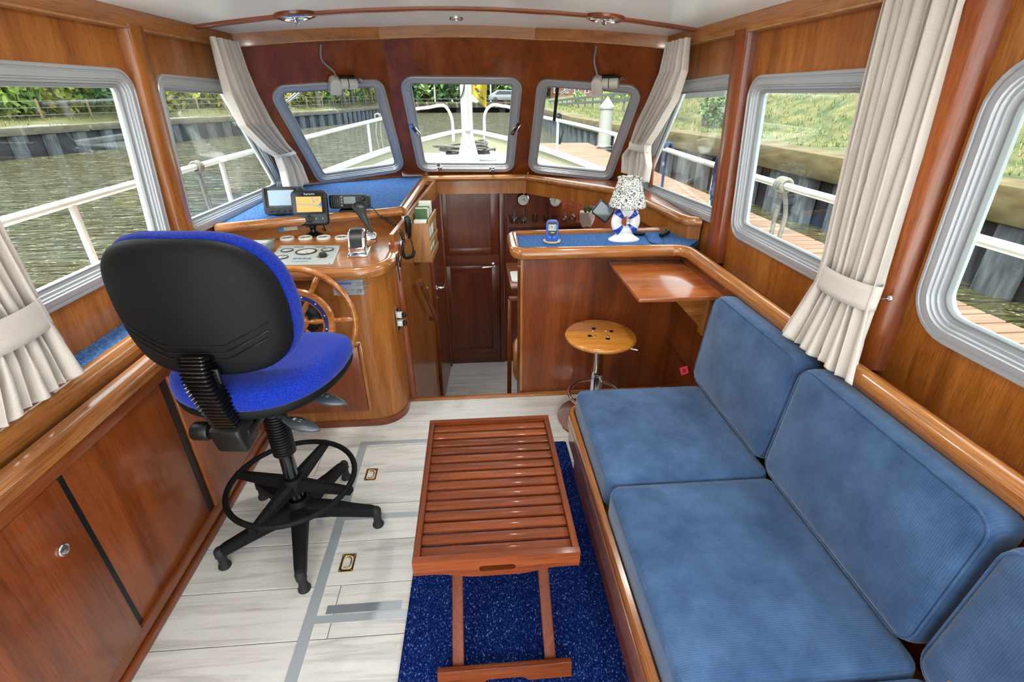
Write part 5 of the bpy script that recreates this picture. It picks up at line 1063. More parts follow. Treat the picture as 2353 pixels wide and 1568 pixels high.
for sx in (-1, 1): MB().bb((-.07+sx*1.30, -.45, .54), (-.07+sx*1.85, 3.9, .60)).bb((-.07+sx*1.80, -.45, .60), (-.07+sx*1.86, 3.9, .64)).build('side_deck', DECKW, fd, 0)  # side decks out of view, raised and whitened to bounce light onto the ceiling
tr = rpoly([(-1.15, 4.15), (.95, 4.15), (.62, 6.0), (-.82, 6.0)], .12, 5)
MB().prism(tr, .26, T(0, 0, .68), bev=.03).build('coachroof', GELW, fd, 40)
htc = py(1076, 360, 5.45); ht = thing('deck_hatch', 'white deck hatch with a dark pane below the coiled rope', 'hatch', (htc.x, 5.45, .94))
MB().prism(rrect(.60, .52, .05, 5), .055, T(htc.x, 5.45, .94), bev=.015).build('frame', GELW, ht, 40); MB().prism(rrect(.46, .40, .03, 4), .006, T(htc.x, 5.45, .993)).build('pane', pm('smoked_pane', (70, 78, 84), .08, 0, .5), ht, 0)
def rope_coil(c, rx, ry, n, r, mat, lbl, seed, flat=.05):
    rnd = random.Random(seed); t = thing('coiled_rope', lbl, 'rope', c, group='coiled ropes on the hatch')
    for k in range(n):
        a = rnd.uniform(0, 6.3); ox, oy = rnd.uniform(-.05, .05), rnd.uniform(-.04, .04); s_ = rnd.uniform(.6, 1.05); ph = rnd.uniform(0, 6)
        MB().tube([Vector(c)+Vector((ox+rx*s_*math.cos(q+a)*(1+.1*math.sin(3*q+ph)), oy+ry*s_*math.sin(q+a), r+flat*k/n+.012*math.sin(2*q+ph))) for q in [2*math.pi*i/26 for i in range(26)]], r, 7, closed=True).build('rope_turn', mat, t, 60)
ROPE = noise_col('grey_rope', [(92, 88, 84), (150, 145, 138), (178, 172, 162)], nscale=120, detail=2, rough=.9)
rope_coil((htc.x-.13, 5.52, 1.0), .17, .12, 7, .013, ROPE, 'grey rope coil on the hatch left of the mast', 2); rope_coil((htc.x+.16, 5.55, 1.0), .11, .11, 6, .013, ROPE, 'grey rope coil on the hatch right of the mast', 5, .09)
mc = py(1072, 250, 5.02); mst = thing('signal_mast', 'white box-section mast standing on the foredeck', 'mast', (mc.x, 5.02, .94))
MB().box(.105, .13, 3.2, T(mc.x, 5.02, 2.53), bev=.018).build('mast_tube', GELW, mst, 40); MB().prism([(-.11, 0), (.11, 0), (.085, .12), (.058, .22), (-.058, .22), (-.085, .12)], .14, T(mc.x, 5.09, .94) @ RX(90), bev=.01).build('mast_foot', GELW, mst, 40)
MB().box(.02, .012, 2.6, T(mc.x+.004, 4.951, 2.4)).build('mast_groove', GREYP, mst, 0); MB().lathe([(.032, 0), (.03, .02), (.001, .03)], 20, frame_n((mc.x, 4.953, py(1071, 293, 4.95).z), (0, -1, 0))).build('mast_light', WHITEP, mst, 50)
MB().tube(smooth_path([(mc.x-.01, 4.945, 1.75), (mc.x-.012, 4.945, 1.62), (mc.x-.03, 4.945, 1.55), (mc.x-.06, 4.95, 1.50)], 5), .006, 6).build('mast_cable', BLACK, mst, 60)
fx = py(1082, 190, 6.2); fgm = T(fx.x, 6.2, 0); fl_ = thing('yellow_flag', 'yellow flag with a dark emblem hanging beside the mast', 'flag', (fx.x, 6.2, 1.45))
z1 = py(1100, 165, 6.2).z; z0 = py(1112, 226, 6.2).z; x1 = py(1120, 210, 6.2).x
def flg(u, v): return Vector((fx.x+(x1-fx.x)*u*(1-.1*v), 6.2+.05*math.sin(7*u+2*v), z1+(z0-z1)*v*(.80+.25*u)-.10*u))
MB().grid(flg, 14, 14).build('cloth', pm('flag_yellow', (238, 206, 24), .8), fl_, 180, solid=.002)
EMB = [(.30, .55), (.42, .50), (.50, .56), (.62, .55), (.74, .66), (.86, .70), (.80, .76), (.70, .74), (.62, .80), (.56, .74), (.46, .76), (.40, .70), (.28, .68), (.22, .62)]
def emb_pt(u, v): return flg(u, v)+Vector((0, -.006, 0))
MB().add([emb_pt(a, b) for a, b in EMB], [tuple(range(len(EMB)))]).add([emb_pt(a, b) for a, b in ((.18, .30), (.30, .26), (.36, .40), (.30, .50), (.22, .44))], [(0, 1, 2, 3, 4)]).build('emblem', pm('emblem_dark', (96, 80, 20), .8), fl_, 0, solid=.001)
MB().tube([(fx.x-.005, 6.2, .7), (fx.x-.005, 6.2, z1+.5)], .012, 8).build('flag_staff', RAILM, fl_, 60)
# added aft deck, out of view, bouncing sky light up to the ceiling
ad_ = thing('aft_bounce_deck', 'added unseen white aft deck that bounces light into the wheelhouse', 'deck', (-.07, -2.5, -.05))
MB().bb((-1.75, -4.6, -.10), (1.6, -.42, -.02)).build('deck_plate', DECKW, ad_, 0)
for lo, hi in (((-1.80, -4.6, -.1), (-1.72, -.42, .55)), ((1.57, -4.6, -.1), (1.65, -.42, .55)), ((-1.8, -4.66, -.1), (1.65, -4.58, .55))): MB().bb(lo, hi).build('bulwark', DECKW, ad_, 0)
# ---- guard rails and pulpit
def rail(lbl, pts, posts, r=.019, group='white guard rails'):
    t = thing('guard_rail', lbl, 'rail', (pts[0][0], pts[0][1], .2), group=group); MB().tube(smooth_path(pts, 6), r, 12).build('rail_tube', RAILM, t, 60)
    for (x, y, z, zb) in posts: MB().tube([(x, y, zb), (x, y, z)], r*.85, 10).build('stanchion', RAILM, t, 60)
    return t
rail('white guard rail along the port side deck', [(-1.75, -.5, 1.115), (-1.75, 1.0, 1.12), (-1.75, 2.4, 1.135), (-1.74, 3.4, 1.145), (-1.66, 4.3, 1.165), (-1.45, 5.3, 1.21), (-1.20, 6.0, 1.26), (-1.0, 6.35, 1.30)], [(-1.75, 2.27, 1.125, .2), (-1.74, 3.66, 1.14, .2), (-1.60, 4.7, 1.17, .8), (-1.18, 6.05, 1.26, .93), (-1.75, .6, 1.11, .2)])
rail('white guard rail along the starboard side deck', [(1.64, -.5, 1.12), (1.64, 1.3, 1.12), (1.64, 2.4, 1.11), (1.64, 3.6, 1.11), (1.54, 4.6, 1.15), (1.25, 5.5, 1.22), (.98, 6.05, 1.27), (.80, 6.35, 1.30)], [(1.64, 2.05, 1.11, .2), (1.64, 3.35, 1.10, .2), (1.40, 5.05, 1.18, .84), (.98, 6.05, 1.27, .95), (1.64, .7, 1.11, .2)])
P7 = [py(950, 252, 6.7), py(985, 247, 6.8), py(1015, 242, 6.9), py(1027, 249, 6.95), py(1036, 266, 6.97), py(1040, 285, 6.98)]
pul = thing('bow_pulpit', 'white tubular bow pulpit seen either side of the mast', 'rail', (-.1, 7.0, 1.0))
MB().tube(smooth_path([(-1.0, 6.35, 1.30)]+P7+[(P7[-1].x, 6.98, .98)], 5), .019, 12).build('pulpit_tube', RAILM, pul, 60)
P8 = [py(1172, 247, 6.7), py(1155, 244, 6.8), py(1135, 241, 6.9), py(1122, 248, 6.95), py(1114, 264, 6.97), py(1113, 285, 6.98)]
MB().tube(smooth_path([(.80, 6.35, 1.30)]+P8+[(P8[-1].x, 6.98, .98)], 5), .019, 12).build('pulpit_tube', RAILM, pul, 60)
# ---- ropes on the rails
def knot(nm, lbl, c, mat, r, drops, R=.03, axis=(0, 1, 0), turns=3):
    t = thing(nm, lbl, 'rope', c); A = Vector(axis).normalized(); u = Vector((0, 0, 1)); s_ = A.cross(u)
    for k in range(turns): MB().tube([Vector(c)+A*(k-(turns-1)/2)*r*2+u*R*math.cos(a)+s_*R*math.sin(a) for a in [2*math.pi*i/18 for i in range(18)]], r, 7, closed=True).build('rope_wrap', mat, t, 60)
    for d in drops: MB().tube(smooth_path([Vector(c)+Vector(p) for p in d], 6), r, 7).build('rope_end', mat, t, 60)
GREYR = noise_col('pale_rope', [(130, 128, 120), (184, 182, 172), (206, 204, 194)], nscale=140, detail=2, rough=.9); BLUER = noise_col('blue_rope', [(24, 46, 104), (44, 76, 150), (70, 104, 180)], nscale=110, detail=2, rough=.9); NAVY = pm('navy_webbing', (34, 44, 72), .8)
lk1 = px(452, 384, -1.745); knot('fender_line', 'pale rope hitched round the port rail', lk1, GREYR, .009, [((0, 0, -.02), (.012, -.02, -.15), (.0, .03, -.40)), ((0, .01, -.02), (-.01, .05, -.2), (.0, .10, -.44))])
rk1 = px(1800, 425, 1.64); knot('fender_line', 'pale rope hitched round the starboard rail behind the curtain', rk1, GREYR, .012, [((0, 0, -.02), (.01, .02, -.2), (0, -.02, -.5)), ((0, -.02, -.02), (.02, -.05, -.15), (.01, -.06, -.3))])
rk2 = px(1535, 338, 1.62); knot('fender_strap', 'blue strap hitched round the starboard rail ahead of the coil', rk2, BLUER, .012, [((0, 0, -.02), (0, .02, -.2), (0, 0, -.45))])
cc_ = px(1655, 405, 1.60); t = thing('hanging_rope', 'thick blue rope coil hung on the starboard rail', 'rope', cc_)
for k in range(7): MB().tube([cc_+Vector((.02*math.cos(3*q+k)+.006*k-.02, (.045+.006*(k % 3))*math.cos(q)-.03+.006*k, (.125+.012*(k % 4))*math.sin(q)-.01*k)) for q in [2*math.pi*i/24 for i in range(24)]], .013, 8, closed=True).build('rope_turn', BLUER, t, 60)
MB().tube(smooth_path([cc_+Vector((0, 0, -.1)), cc_+Vector((0, -.02, -.25)), cc_+Vector((0, 0, -.45))], 6), .018, 8).build('rope_end', BLUER, t, 60); MB().lathe([(.024, -.025), (.026, 0), (.024, .025)], 14, T(cc_+Vector((0, -.015, -.22)))).build('whipping', WHITEP, t, 50)
kb_ = px(868, 268, -1.18); knot('mooring_line', 'yellowish rope and dark strap tied to the port rail ahead', kb_, GREYR, .012, [((0, 0, 0), (-.04, 0, -.2), (-.02, 0, -.42)), ((.03, 0, -.02), (.02, 0, -.2), (.03, 0, -.44))], .03); 
kr_ = px(1283, 268, 1.0); knot('dark_fender_line', 'dark rope with a small black bag tied to the starboard rail ahead', kr_, NAVY, .012, [((0, 0, 0), (.01, 0, -.12), (.02, 0, -.30)), ((.03, 0, -.02), (.06, 0, -.15), (.03, 0, -.30))])
# wiper arms outside the front panes
def wiper(pl, a, b, c, d, lbl):
    A_, B_, C_, D_ = [pl.p(*pl.pix(*q), -.06) for q in (a, b, c, d)]; t = thing('windscreen_wiper', lbl, 'wiper', A_, group='windscreen wiper arms')
    for o in (0, .02): MB().tube([A_+Vector((o, 0, 0)), B_+Vector((o, 0, 0))], .005, 6).build('arm_rod', STEEL, t, 60)
    MB().box(.02, .012, (C_-D_).length, frame_n((C_+D_)/2, D_-C_, pl.n)).build('blade', BLACK, t, 0)
wiper(PFL, (720, 200), (662, 248), (641, 222), (690, 318), 'wiper arm and blade outside the port front pane'); wiper(PFR, (1335, 198), (1278, 230), (1277, 200), (1268, 290), 'wiper arm and blade outside the starboard front pane')
# ================================================================== canal, quays and banks
WZ = -.45
m, nt, b = new_mat('canal_water'); N = nt.nodes; L_ = nt.links
b.inputs['Base Color'].default_value = lin((112, 112, 74)); b.inputs['Roughness'].default_value = .04; b.inputs['IOR'].default_value = 1.33
tcn = N.new('ShaderNodeTexCoord'); mpn = N.new('ShaderNodeMapping'); mpn.inputs['Scale'].default_value = (1.1, 4.5, 1); L_.new(tcn.outputs['Object'], mpn.inputs[0])
n1_ = N.new('ShaderNodeTexNoise'); n1_.inputs['Scale'].default_value = 1.1; n1_.inputs['Detail'].default_value = 3; n1_.inputs['Distortion'].default_value = 1.0; L_.new(mpn.outputs[0], n1_.inputs['Vector'])
bpn = N.new('ShaderNodeBump'); bpn.inputs['Strength'].default_value = 1.0; bpn.inputs['Distance'].default_value = .65; L_.new(n1_.outputs['Fac'], bpn.inputs['Height']); L_.new(bpn.outputs[0], b.inputs['Normal'])
WATER = m
hull = [(-1.9, -4.7), (1.7, -4.7), (1.7, 4.0), (1.2, 5.6), (-.1, 7.3), (-1.4, 5.6), (-1.9, 4.0)]
wo = panel('canal_water', Plane((0, 0, WZ), (1, 0, 0), (0, 1, 0)), [(-40, -30), (16, -30), (16, 130), (-40, 130)], [hull], .02, WATER); tag(wo, 'olive green canal water with small ripples', 'water', kind='stuff')
CONC = noise_col('old_concrete', [(112, 106, 84), (160, 154, 128), (186, 180, 156)], scale=(1, 1, 3), nscale=2.2, detail=8, rough=.9, bump=.4, bdist=.02); CONC2 = noise_col('mossy_concrete', [(96, 84, 46), (142, 126, 76), (170, 156, 108)], scale=(1, 1, 3), nscale=2.4, detail=8, rough=.95, bump=.4, bdist=.02)
SHEET = noise_col('dark_sheet_steel', [(30, 34, 42), (52, 58, 70), (84, 92, 104)], scale=(3, 3, .8), nscale=3, detail=7, rough=.6); RIB = noise_col('pale_sheet_steel', [(78, 86, 96), (124, 134, 144), (168, 176, 182)], scale=(5, 5, .9), nscale=3, detail=7, rough=.6)
def along(pts, d):
    P = [Vector((x, y, 0)) for x, y in pts]
    for a, b_ in zip(P, P[1:]):
        l = (b_-a).length
        if d <= l: return a.lerp(b_, d/l), (b_-a).normalized()
        d -= l
    return None, None
def quay(lbl, pts, z0, z1, side, pitch, rw, conc, start, stop, w=.55):
    t = thing('quay_wall', lbl, 'quay wall', (pts[1][0], pts[1][1], WZ)); P = [Vector((x, y, 0)) for x, y in pts]; off = Vector((side, 0, 0))
    MB().sweep([(-.05, -.9), (.05, -.9), (.05, z0), (-.05, z0)], [p+off*.22 for p in P]).build('sheet_backing', SHEET, t, 0)
    tot = sum((b_-a).length for a, b_ in zip(P, P[1:])); d = 0; k = 0
    while d < tot:
        a, _ = along(pts, d); b_, _ = along(pts, min(d+5.9, tot-.01))
        if b_ is None: break
        v = b_-a; h = .004*((k*37) % 7-3); MB().box(w, v.length, z1-z0, frame_z((a+b_)/2+off*(w/2-.05)+Vector((0, 0, (z0+z1)/2+h)), v), bev=.02).build('cap_block', conc, t, 30); d += 6.0; k += 1
    src = None; d = start
    while d < stop:
        p, dr_ = along(pts, d)
        if p is None: break
        if src is None:
            me = MB().prism([(-rw, .14), (-rw*.62, 0), (rw*.62, 0), (rw, .14)] if side < 0 else [(-rw, .14), (-rw*.62, 0), (rw*.62, 0), (rw, .14)], z0+.9).build('pile', RIB, None, 0); src = me
            o = me
        else: o = src.copy(); col.objects.link(o)
        o.matrix_basis = wm(t).inverted() @ frame_z(p+Vector((0, 0, -.9)), Vector((side, 0, 0))-dr_*Vector((side, 0, 0)).dot(dr_)); o.parent = t
        d += pitch
    return t
QLP = [(-27, -12), (-20.6, 4), (-15.6, 19.7), (-9.4, 39.9), (-7.2, 62)]; QRP = [(5.75, -8), (5.6, 4.4), (5.47, 9.5), (4.55, 16), (4.1, 22), (4.6, 40), (5.2, 62)]
quay('sheet-piled quay wall with a concrete cap across the canal', QLP, .27, .52, -1, 1.1, .26, CONC, 8, 76); quay('sheet-piled quay wall with a mossy concrete cap behind the jetty', QRP, .30, .68, 1, .85, .22, CONC2, 5, 62)
# ---- ground
GRASS = noise_col('rough_grass', [(52, 80, 28), (96, 116, 48), (148, 144, 82), (184, 170, 114)], nscale=2.2, detail=9, rough=.95, bump=.8, bdist=.08, pos=[.3, .45, .58, .72], nrough=.7, rnd=False)
GRASSL = noise_col('dry_verge', [(96, 108, 48), (128, 134, 70), (160, 156, 96)], nscale=1.2, detail=9, rough=.95, bump=.8, bdist=.08, nrough=.7, rnd=False)
def crest(y): return 2.05 if y < 12 else (lerp(2.05, 1.15, min(1, (y-12)/16)))
def bank_pt(u, v):
    y = lerp(-10, 62, v); q, _ = along(QRP, max(0, min(69, (y+8)*1.0))); x0 = q.x+.5; x = x0+lerp(0, 16, u); c = crest(y); w = max(0, min(1, (x-x0-.9)/4.2)); w = w*w*(3-2*w)
    z = .64+(c-.64)*w+.05*math.sin(x*2.1+y*1.3)*w+.04*math.sin(y*3.1-x); return Vector((x, y, z))
bank = tag(MB().grid(bank_pt, 50, 120).build('grassy_bank', GRASS, None, 180), 'sunlit grassy bank rising behind the jetty', 'bank')
def verge_pt(u, v):
    q, _ = along(QLP, lerp(.1, 76.5, v)); return Vector((q.x-.45-22*u, q.y+3*u, .50+.25*min(1, u*10)+.06*math.sin(9*u*22+q.y)+.9*u))
tag(MB().grid(verge_pt, 40, 90).build('grassy_verge', GRASSL, None, 180), 'dry grassy verge along the far quay', 'verge')
# ---- grass tufts and weeds
def tufts(name, fn, n, h, mats, lbl, seed):
    rnd = random.Random(seed); mb = MB()
    for i in range(n):
        p = fn(rnd); 
        for k in range(3):
            a = rnd.uniform(0, 6.28); hh = h*rnd.uniform(.5, 1.3); w_ = h*.07; d = Vector((math.cos(a), math.sin(a), 0)); s_ = Vector((-d.y, d.x, 0))*w_; mb.add([p-s_, p+s_, p+d*hh*.6+Vector((0, 0, hh))], [(0, 1, 2)])
    return tag(mb.build(name, mats, None, 0, recalc=False), lbl, 'grass', kind='stuff')
TUFT = noise_col('grass_blades', [(150, 172, 80), (196, 208, 112), (240, 232, 150)], nscale=.7, detail=4, rough=.9, rnd=False); TUFTY = noise_col('dry_blades', [(150, 140, 70), (190, 176, 104), (206, 190, 96)], nscale=.8, detail=4, rough=.9, rnd=False)
tufts('bank_grass', lambda r: bank_pt(r.uniform(.02, .55), r.uniform(.12, .75)), 16000, .10, TUFT, 'long green and straw coloured grass on the bank', 1)
tufts('verge_grass', lambda r: verge_pt(r.uniform(.0, .2), r.uniform(.1, .98)), 7000, .13, TUFTY, 'dry yellow grass along the far quay', 2)
def leaf_mesh(name, n, ext, size, seed, flat=.0):
    rnd = random.Random(seed); mb = MB()
    for i in range(n):
        while True:
            q = Vector((rnd.uniform(-1, 1), rnd.uniform(-1, 1), rnd.uniform(-1, 1)))
            if .35 < q.length < 1: break
        lob = 1+.22*math.sin(5*math.atan2(q.y, q.x)+seed)*math.cos(3*q.z+seed)
        p = Vector((q.x*ext[0]*lob, q.y*ext[1]*lob, (q.z+1)*ext[2]*(.9+.1*lob))); a = Vector((rnd.gauss(0, 1), rnd.gauss(0, 1), rnd.gauss(0, 1))).normalized(); b_ = a.orthogonal().normalized()
        b_ = Matrix.Rotation(rnd.uniform(0, 6.28), 3, a) @ b_; s_ = size*rnd.uniform(.6, 1.4); c = a.cross(b_); mb.add([p-b_*s_, p+c*s_*.5, p+b_*s_, p-c*s_*.5], [(0, 1, 2, 3)])
    me = bpy.data.meshes.new(name); me.from_pydata(mb.v, [], mb.f); return me
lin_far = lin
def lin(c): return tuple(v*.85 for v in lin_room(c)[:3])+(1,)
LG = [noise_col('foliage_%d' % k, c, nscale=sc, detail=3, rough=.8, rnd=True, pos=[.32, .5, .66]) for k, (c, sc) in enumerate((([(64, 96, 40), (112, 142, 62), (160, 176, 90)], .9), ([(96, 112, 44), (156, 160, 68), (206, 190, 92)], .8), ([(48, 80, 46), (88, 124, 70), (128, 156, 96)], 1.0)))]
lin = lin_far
BARK = noise_col('pale_bark', [(110, 102, 90), (150, 142, 128), (176, 168, 154)], scale=(6, 6, 1), nscale=3, detail=5, rough=.9)
BUSH = [leaf_mesh('bush_leaves_a', 2600, (1.7, 1.7, 1.25), .15, 1), leaf_mesh('bush_leaves_b', 2600, (1.5, 1.9, 1.5), .15, 4), leaf_mesh('weed_leaves', 700, (.55, .55, .35), .06, 7), leaf_mesh('crown_leaves', 5200, (2.6, 2.6, 2.1), .21, 9)]
for me in BUSH: me.materials.append(LG[0])
def plant(nm, lbl, cat, group, me, loc, sc, rot, mat):
    o = bpy.data.objects.new(nm, me); col.objects.link(o); o.location = loc; o.scale = sc; o.rotation_euler = (0, 0, rot); o.material_slots[0].link = 'OBJECT'; o.material_slots[0].material = mat; return tag(o, lbl, cat, group)
rnd = random.Random(11)
ORD = 'first second third fourth fifth sixth seventh eighth ninth tenth eleventh twelfth thirteenth fourteenth fifteenth sixteenth seventeenth eighteenth nineteenth twentieth'.split()
def ordn(i): return ORD[i] if i < 20 else 'twenty-'+(ORD[i-20] if i-20 < 9 else ORD[9])
hed = ['green', 'yellowish green', 'dark green']
k = 0; d = 18.0
while d < 76:
    q, dr_ = along(QLP, d); off = 3.3+rnd.uniform(-.4, .4); mi = rnd.choice((0, 1, 1, 2)); nth = k
    plant('bank_shrub', '%s shrub behind the fence on the far bank, %s along the row' % (hed[mi], ordn(k)), 'shrub', 'shrubs behind the fence on the far bank', BUSH[k % 2], (q.x-off, q.y+1.2, .55), [rnd.uniform(.95, 1.25)]*2+[rnd.uniform(1.0, 1.5)], rnd.uniform(0, 6), LG[mi])
    if k % 2 == 0: plant('bank_shrub', 'taller %s shrub at the back of the far bank, %s along its row' % (hed[(mi+2) % 3], ordn(k//2)), 'shrub', 'taller shrubs at the back of the far bank', BUSH[(k+1) % 2], (q.x-off-3.4, q.y+2.2, .9), [1.7, 1.7, rnd.uniform(2.0, 2.5)], rnd.uniform(0, 6), LG[(mi+2) % 3])
    d += 2.1; k += 1
# leaning pale trunks with crowns above the frame
def tree(lbl, x, y, z, h, lean, cs, mat, tr_r=.17, group='pale trunked trees on the far bank'):
    t = thing('bank_tree', lbl, 'tree', (x, y, z), group=group); top = Vector((x+lean, y, z+h)); MB().tube(smooth_path([(x, y, z-.2), (x+lean*.3, y, z+h*.35), top], 6), tr_r, 9, scale=lambda s_: 1-.35*s_).build('trunk', BARK, t, 60)
    o = bpy.data.objects.new('crown', BUSH[3]); col.objects.link(o); o.parent = t; o.matrix_basis = wm(t).inverted() @ T(top-Vector((0, 0, cs*.9))) @ Matrix.Diagonal((cs, cs, cs, 1)); o.material_slots[0].link = 'OBJECT'; o.material_slots[0].material = mat
for i, (dd, off, lean) in enumerate(((37, 1.6, -1.3), (60.5, 1.7, -.4), (63, 1.8, -.3), (66, 1.6, -.5), (68.5, 1.7, -.4), (71, 1.8, -.4), (55, 1.7, -.5))):
    q, _ = along(QLP, dd); tree('pale leaning tree trunk in the far bank thicket, %s from the stern' % ordn((0, 2, 3, 4, 5, 6, 1)[i]), q.x-off, q.y, .6, 4.6, lean, 1.0, LG[i % 3])
# fence on the far bank
fn = thing('wire_fence', 'low wire fence with wooden posts along the far quay', 'fence', (-17, 20, .6)); PST = pm('weathered_post', (176, 150, 104), .9); prev = None; d = 22; src = None
while d < 76:
    q, _ = along(QLP, d); p = Vector((q.x-1.2, q.y+.3, .60))
    if src is None: src = MB().lathe([(.045, 0), (.045, .75), (.02, .80)], 8).build('post', PST, None, 40); o = src
    else: o = src.copy(); col.objects.link(o)
    o.matrix_basis = wm(fn).inverted() @ T(p); o.parent = fn
    if prev is not None:
        for z in (.25, .5, .72): MB().tube([prev+Vector((0, 0, z)), p+Vector((0, 0, z))], .006, 4).build('wire', GREYP, fn, 0)
    prev = p; d += 1.9
# ---- jetty of grooved planks
jt = thing('wooden_jetty', 'reddish grooved plank jetty along the starboard side', 'jetty', (2.75, 6, 0)); JW = noise_col('jetty_plank', [(128, 96, 72), (178, 138, 108), (206, 168, 136)], scale=(1, 8, 8), nscale=1.5, detail=6, rough=.75)
pr = MB(); prof_ = []
nG = 5; wd_ = .14
for i in range(nG): 
    a = -wd_/2+.006+i*(wd_-.012)/nG; bq = a+(wd_-.012)/nG; prof_ += [(a, .026), (a+.004, .030), (bq-.006, .030), (bq-.003, .026)]
prof_ = [(-wd_/2+.004, 0)]+prof_+[(wd_/2-.004, 0)]
pr.prism(list(reversed(prof_)), 1.62, Matrix(((0, 0, 1, -.81), (1, 0, 0, 0), (0, 1, 0, 0), (0, 0, 0, 1)))); src = None; y = -.6; k = 0
while y < 16.2:
    if src is None: src = pr.build('jetty_plank', JW, None, 0, world=False); o = src
    else: o = src.copy(); col.objects.link(o)
    o.matrix_basis = wm(jt).inverted() @ T(2.78, y, .125); o.parent = jt; y += .148
for x in (2.05, 2.78, 3.5): MB().bb((x-.06, -.7, -.05), (x+.06, 16.3, .124)).build('stringer', WD['darky'], jt, 0)
for x in (2.0, 3.56):
    for yy in (2, 8, 14): MB().lathe([(.16, -.5), (.16, -.05)], 16, T(x, yy, 0)).build('float', BLACK, jt, 40)
pb = py(1387, 345, 14.4); pt_ = py(1387, 250, 14.4); pc_ = py(1388, 221, 14.4)
mp2 = thing('mooring_pile', 'thick white mooring pile with a conical cap beside the jetty', 'mooring pile', (pb.x, 14.4, WZ)); GELW2 = pm('white_pile', (226, 230, 224), .4); MB().lathe([(.18, -1.2), (.18, py(1387, 248, 14.4).z)], 28, T(pb.x, 14.4, 0)).build('pile_tube', GELW2, mp2, 50); zc = py(1387, 248, 14.4).z; MB().lathe([(.20, zc-.02), (.20, zc+.03), (.001, pc_.z)], 28, T(pb.x, 14.4, 0)).build('cone_cap', GELW2, mp2, 30)
for z in (.2, .12): MB().lathe([(.185, z), (.22, z), (.22, z+.02), (.185, z+.02)], 20, T(pb.x, 14.4, 0)).build('pile_ring', STEEL, mp2, 40)
# ---- weeds on the bank
wpos = sorted([bank_pt(rnd.uniform(.10, .55), rnd.uniform(.16, .75)) for _ in range(28)], key=lambda q: q.y)
for i, p in enumerate(wpos):
    s_ = rnd.uniform(.6, 1.5)
    plant('bank_weed', 'bushy weed clump on the grassy starboard bank, %s from the stern' % ordn(i), 'weeds', 'weed clumps on the starboard bank', BUSH[2], p-Vector((0, 0, .05)), (s_, s_, s_*rnd.uniform(.6, 1.2)), rnd.uniform(0, 6), LG[rnd.choice((0, 0, 2))])
# ---- guard rail beside the road, far buildings, bridge
ga_ = py(1282, 231, 42); gb_ = py(1470, 210, 21); gl_ = thing('crash_barrier', 'grey road crash barrier along the top of the starboard bank', 'barrier', (ga_.x, ga_.y, .8)); GALV = pm('galvanised', (170, 176, 180), .5, .4)
for dz in (0, -.28): MB().box(.06, (gb_-ga_).length*1.6, .13, frame_z(ga_.lerp(gb_, .55)+Vector((0, 0, dz)), gb_-ga_)).build('rail_beam', GALV, gl_, 0)
for i in range(16): p = ga_.lerp(gb_, -.2+i*.1); MB().box(.08, .08, 1.1, T(p-Vector((0, 0, .5)))).build('barrier_post', GALV, gl_, 0)
def building(nm, lbl, x0, x1, y0, y1, z0, z1, wall, win, cols, rows, roof=None):
    t = thing(nm, lbl, 'building', ((x0+x1)/2, (y0+y1)/2, z0)); MB().bb((x0, y0, z0), (x1, y1, z1)).build('walls', wall, t, 0)
    for i in range(cols):
        for j in range(rows): xa = lerp(x0, x1, (i+.3)/cols); xb = lerp(x0, x1, (i+.7)/cols); za = lerp(z0, z1, (j+.35)/rows); zb_ = lerp(z0, z1, (j+.75)/rows); f = MB().bb((xa, y0-.06, za), (xb, y0-.005, zb_)).build('window', GELW, t, 0); MB().bb((xa+.1, y0-.08, za+.1), (xb-.1, y0-.05, zb_-.1)).build('pane', win, f, 0)
    if roof: MB().bb((x0-.3, y0-.3, z1), (x1+.3, y1+.3, z1+.4)).build('roof', roof, t, 0)
DKW = pm('far_window', (88, 98, 108), .2); RND = pm('pale_render', (226, 222, 210), .8); BRK = noise_col('far_brick', [(150, 92, 76), (184, 124, 104), (202, 150, 130)], nscale=2, detail=5, rough=.9); RF = pm('red_roof', (164, 70, 50), .8)
building('brick_building', 'pinkish brick building beyond the crash barrier', 10.5, 17.5, 72, 80, .8, 9, BRK, DKW, 5, 4, RF); building('white_building', 'long white building beyond the crash barrier', 17.0, 34, 62, 72, .8, 7.5, RND, DKW, 8, 3, None); building('grey_shed', 'low pale shed behind the starboard bank', 26, 52, 40, 48, 1.0, 4.2, pm('shed_grey', (186, 192, 190), .7), DKW, 9, 1, None); building('red_roofed_house', 'house with a red roof behind the starboard bank', 24, 32, 22, 30, 1.4, 4.4, RND, DKW, 4, 1, RF)
br = thing('road_bridge', 'low concrete road bridge with flower boxes across the canal ahead', 'bridge', (-1, 62, WZ)); MB().bb((-16, 62, .08), (16, 68, .55)).build('bridge_deck', CONC, br, 0)
for x in (-6.5, -1.5, 3.5): MB().bb((x-.35, 62.5, -1), (x+.35, 67, .1)).build('pier', SHEET, br, 0)
MB().bb((-16, 66.5, -1), (16, 67, .1)).build('dark_underside', SHEET, br, 0)  # dark sheet across the span stands for the shade under the deck
MB().bb((-16, 61.9, .95), (16, 61.96, 1.0)).build('bridge_rail', GALV, br, 0)
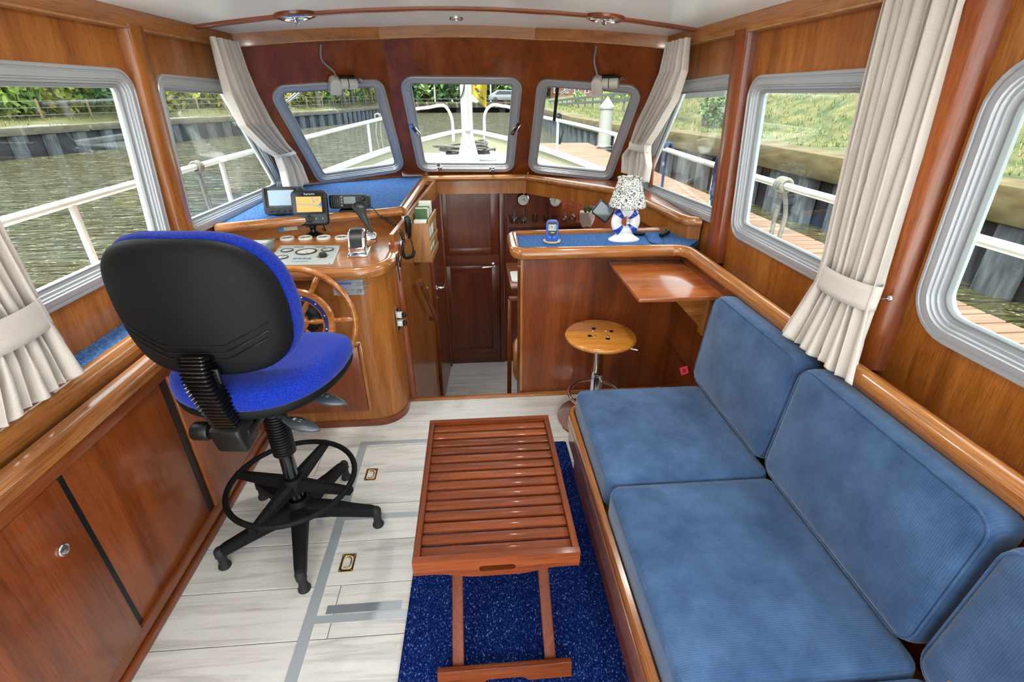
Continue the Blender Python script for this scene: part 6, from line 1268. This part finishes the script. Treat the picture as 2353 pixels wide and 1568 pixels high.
for i in range(26):
    x = -14+i*1.12; bxn = MB().bb((x, 61.6, .56), (x+.9, 61.9, .68)).build('flower_box', pm('flower_mix_%d' % i, rnd.choice(((140, 84, 84), (110, 130, 80), (150, 120, 110), (100, 116, 76))), .9), br, 0)
cr_ = py(1161, 238, 63.5); car = thing('parked_car', 'small silver car on the bridge right of the mast', 'car', (cr_.x, 63.5, .55)); MB().prism(rpoly([(-1.9, .25), (1.9, .25), (1.9, .75), (1.2, .85), (.7, 1.3), (-.9, 1.35), (-1.7, .9), (-1.9, .8)], .12, 3), 1.6, T(cr_.x, 64.3, .55) @ RX(90), bev=.08).build('car_body', pm('silver_paint', (196, 204, 212), .25, .3, .5), car, 40); MB().prism(rpoly([(-1.3, .88), (.95, .88), (.6, 1.22), (-.8, 1.26)], .05, 2), 1.64, T(cr_.x, 64.32, .55) @ RX(90)).build('car_windows', DKW, car, 0)
for x in (-1.2, 1.2): MB().lathe([(.30, 0), (.30, 1.66)], 18, T(cr_.x+x, 64.33, .85) @ RX(90)).build('wheel', BLACK, car, 40)
for i, (x, y, s_, mi, l) in enumerate(((-6.2, 74, 2.0, 2, 'round crowned tree beyond the left end of the bridge'), (-10.5, 76, 2.3, 0, 'tall green tree beyond the bridge left of centre'), (-15, 74, 2.3, 1, 'broad tree beyond the bridge at the far left'), (5.2, 75, 2.0, 2, 'dark green tree beyond the right end of the bridge'), (9.0, 78, 2.2, 0, 'tall tree beyond the bridge on the right'))):
    tree(l, x, y, .5, .9, .2, s_*1.1, LG[mi], .2, 'trees beyond the bridge')
for i, (xp, l) in enumerate(((1000, 'white lamp post left of the mast beyond the bridge'), (1128, 'grey lamp post right of the mast beyond the bridge'))):
    p = py(xp, 230, 69); t = thing('lamp_post', l, 'lamp post', (p.x, 69, .55), group='lamp posts by the bridge'); MB().tube([(p.x, 69, .5), (p.x, 69, 6.5)], .09, 8).build('pole', GELW, t, 60); MB().box(1.0, .3, .15, T(p.x+.4, 69, 6.5)).build('lantern', GELW, t, 0)
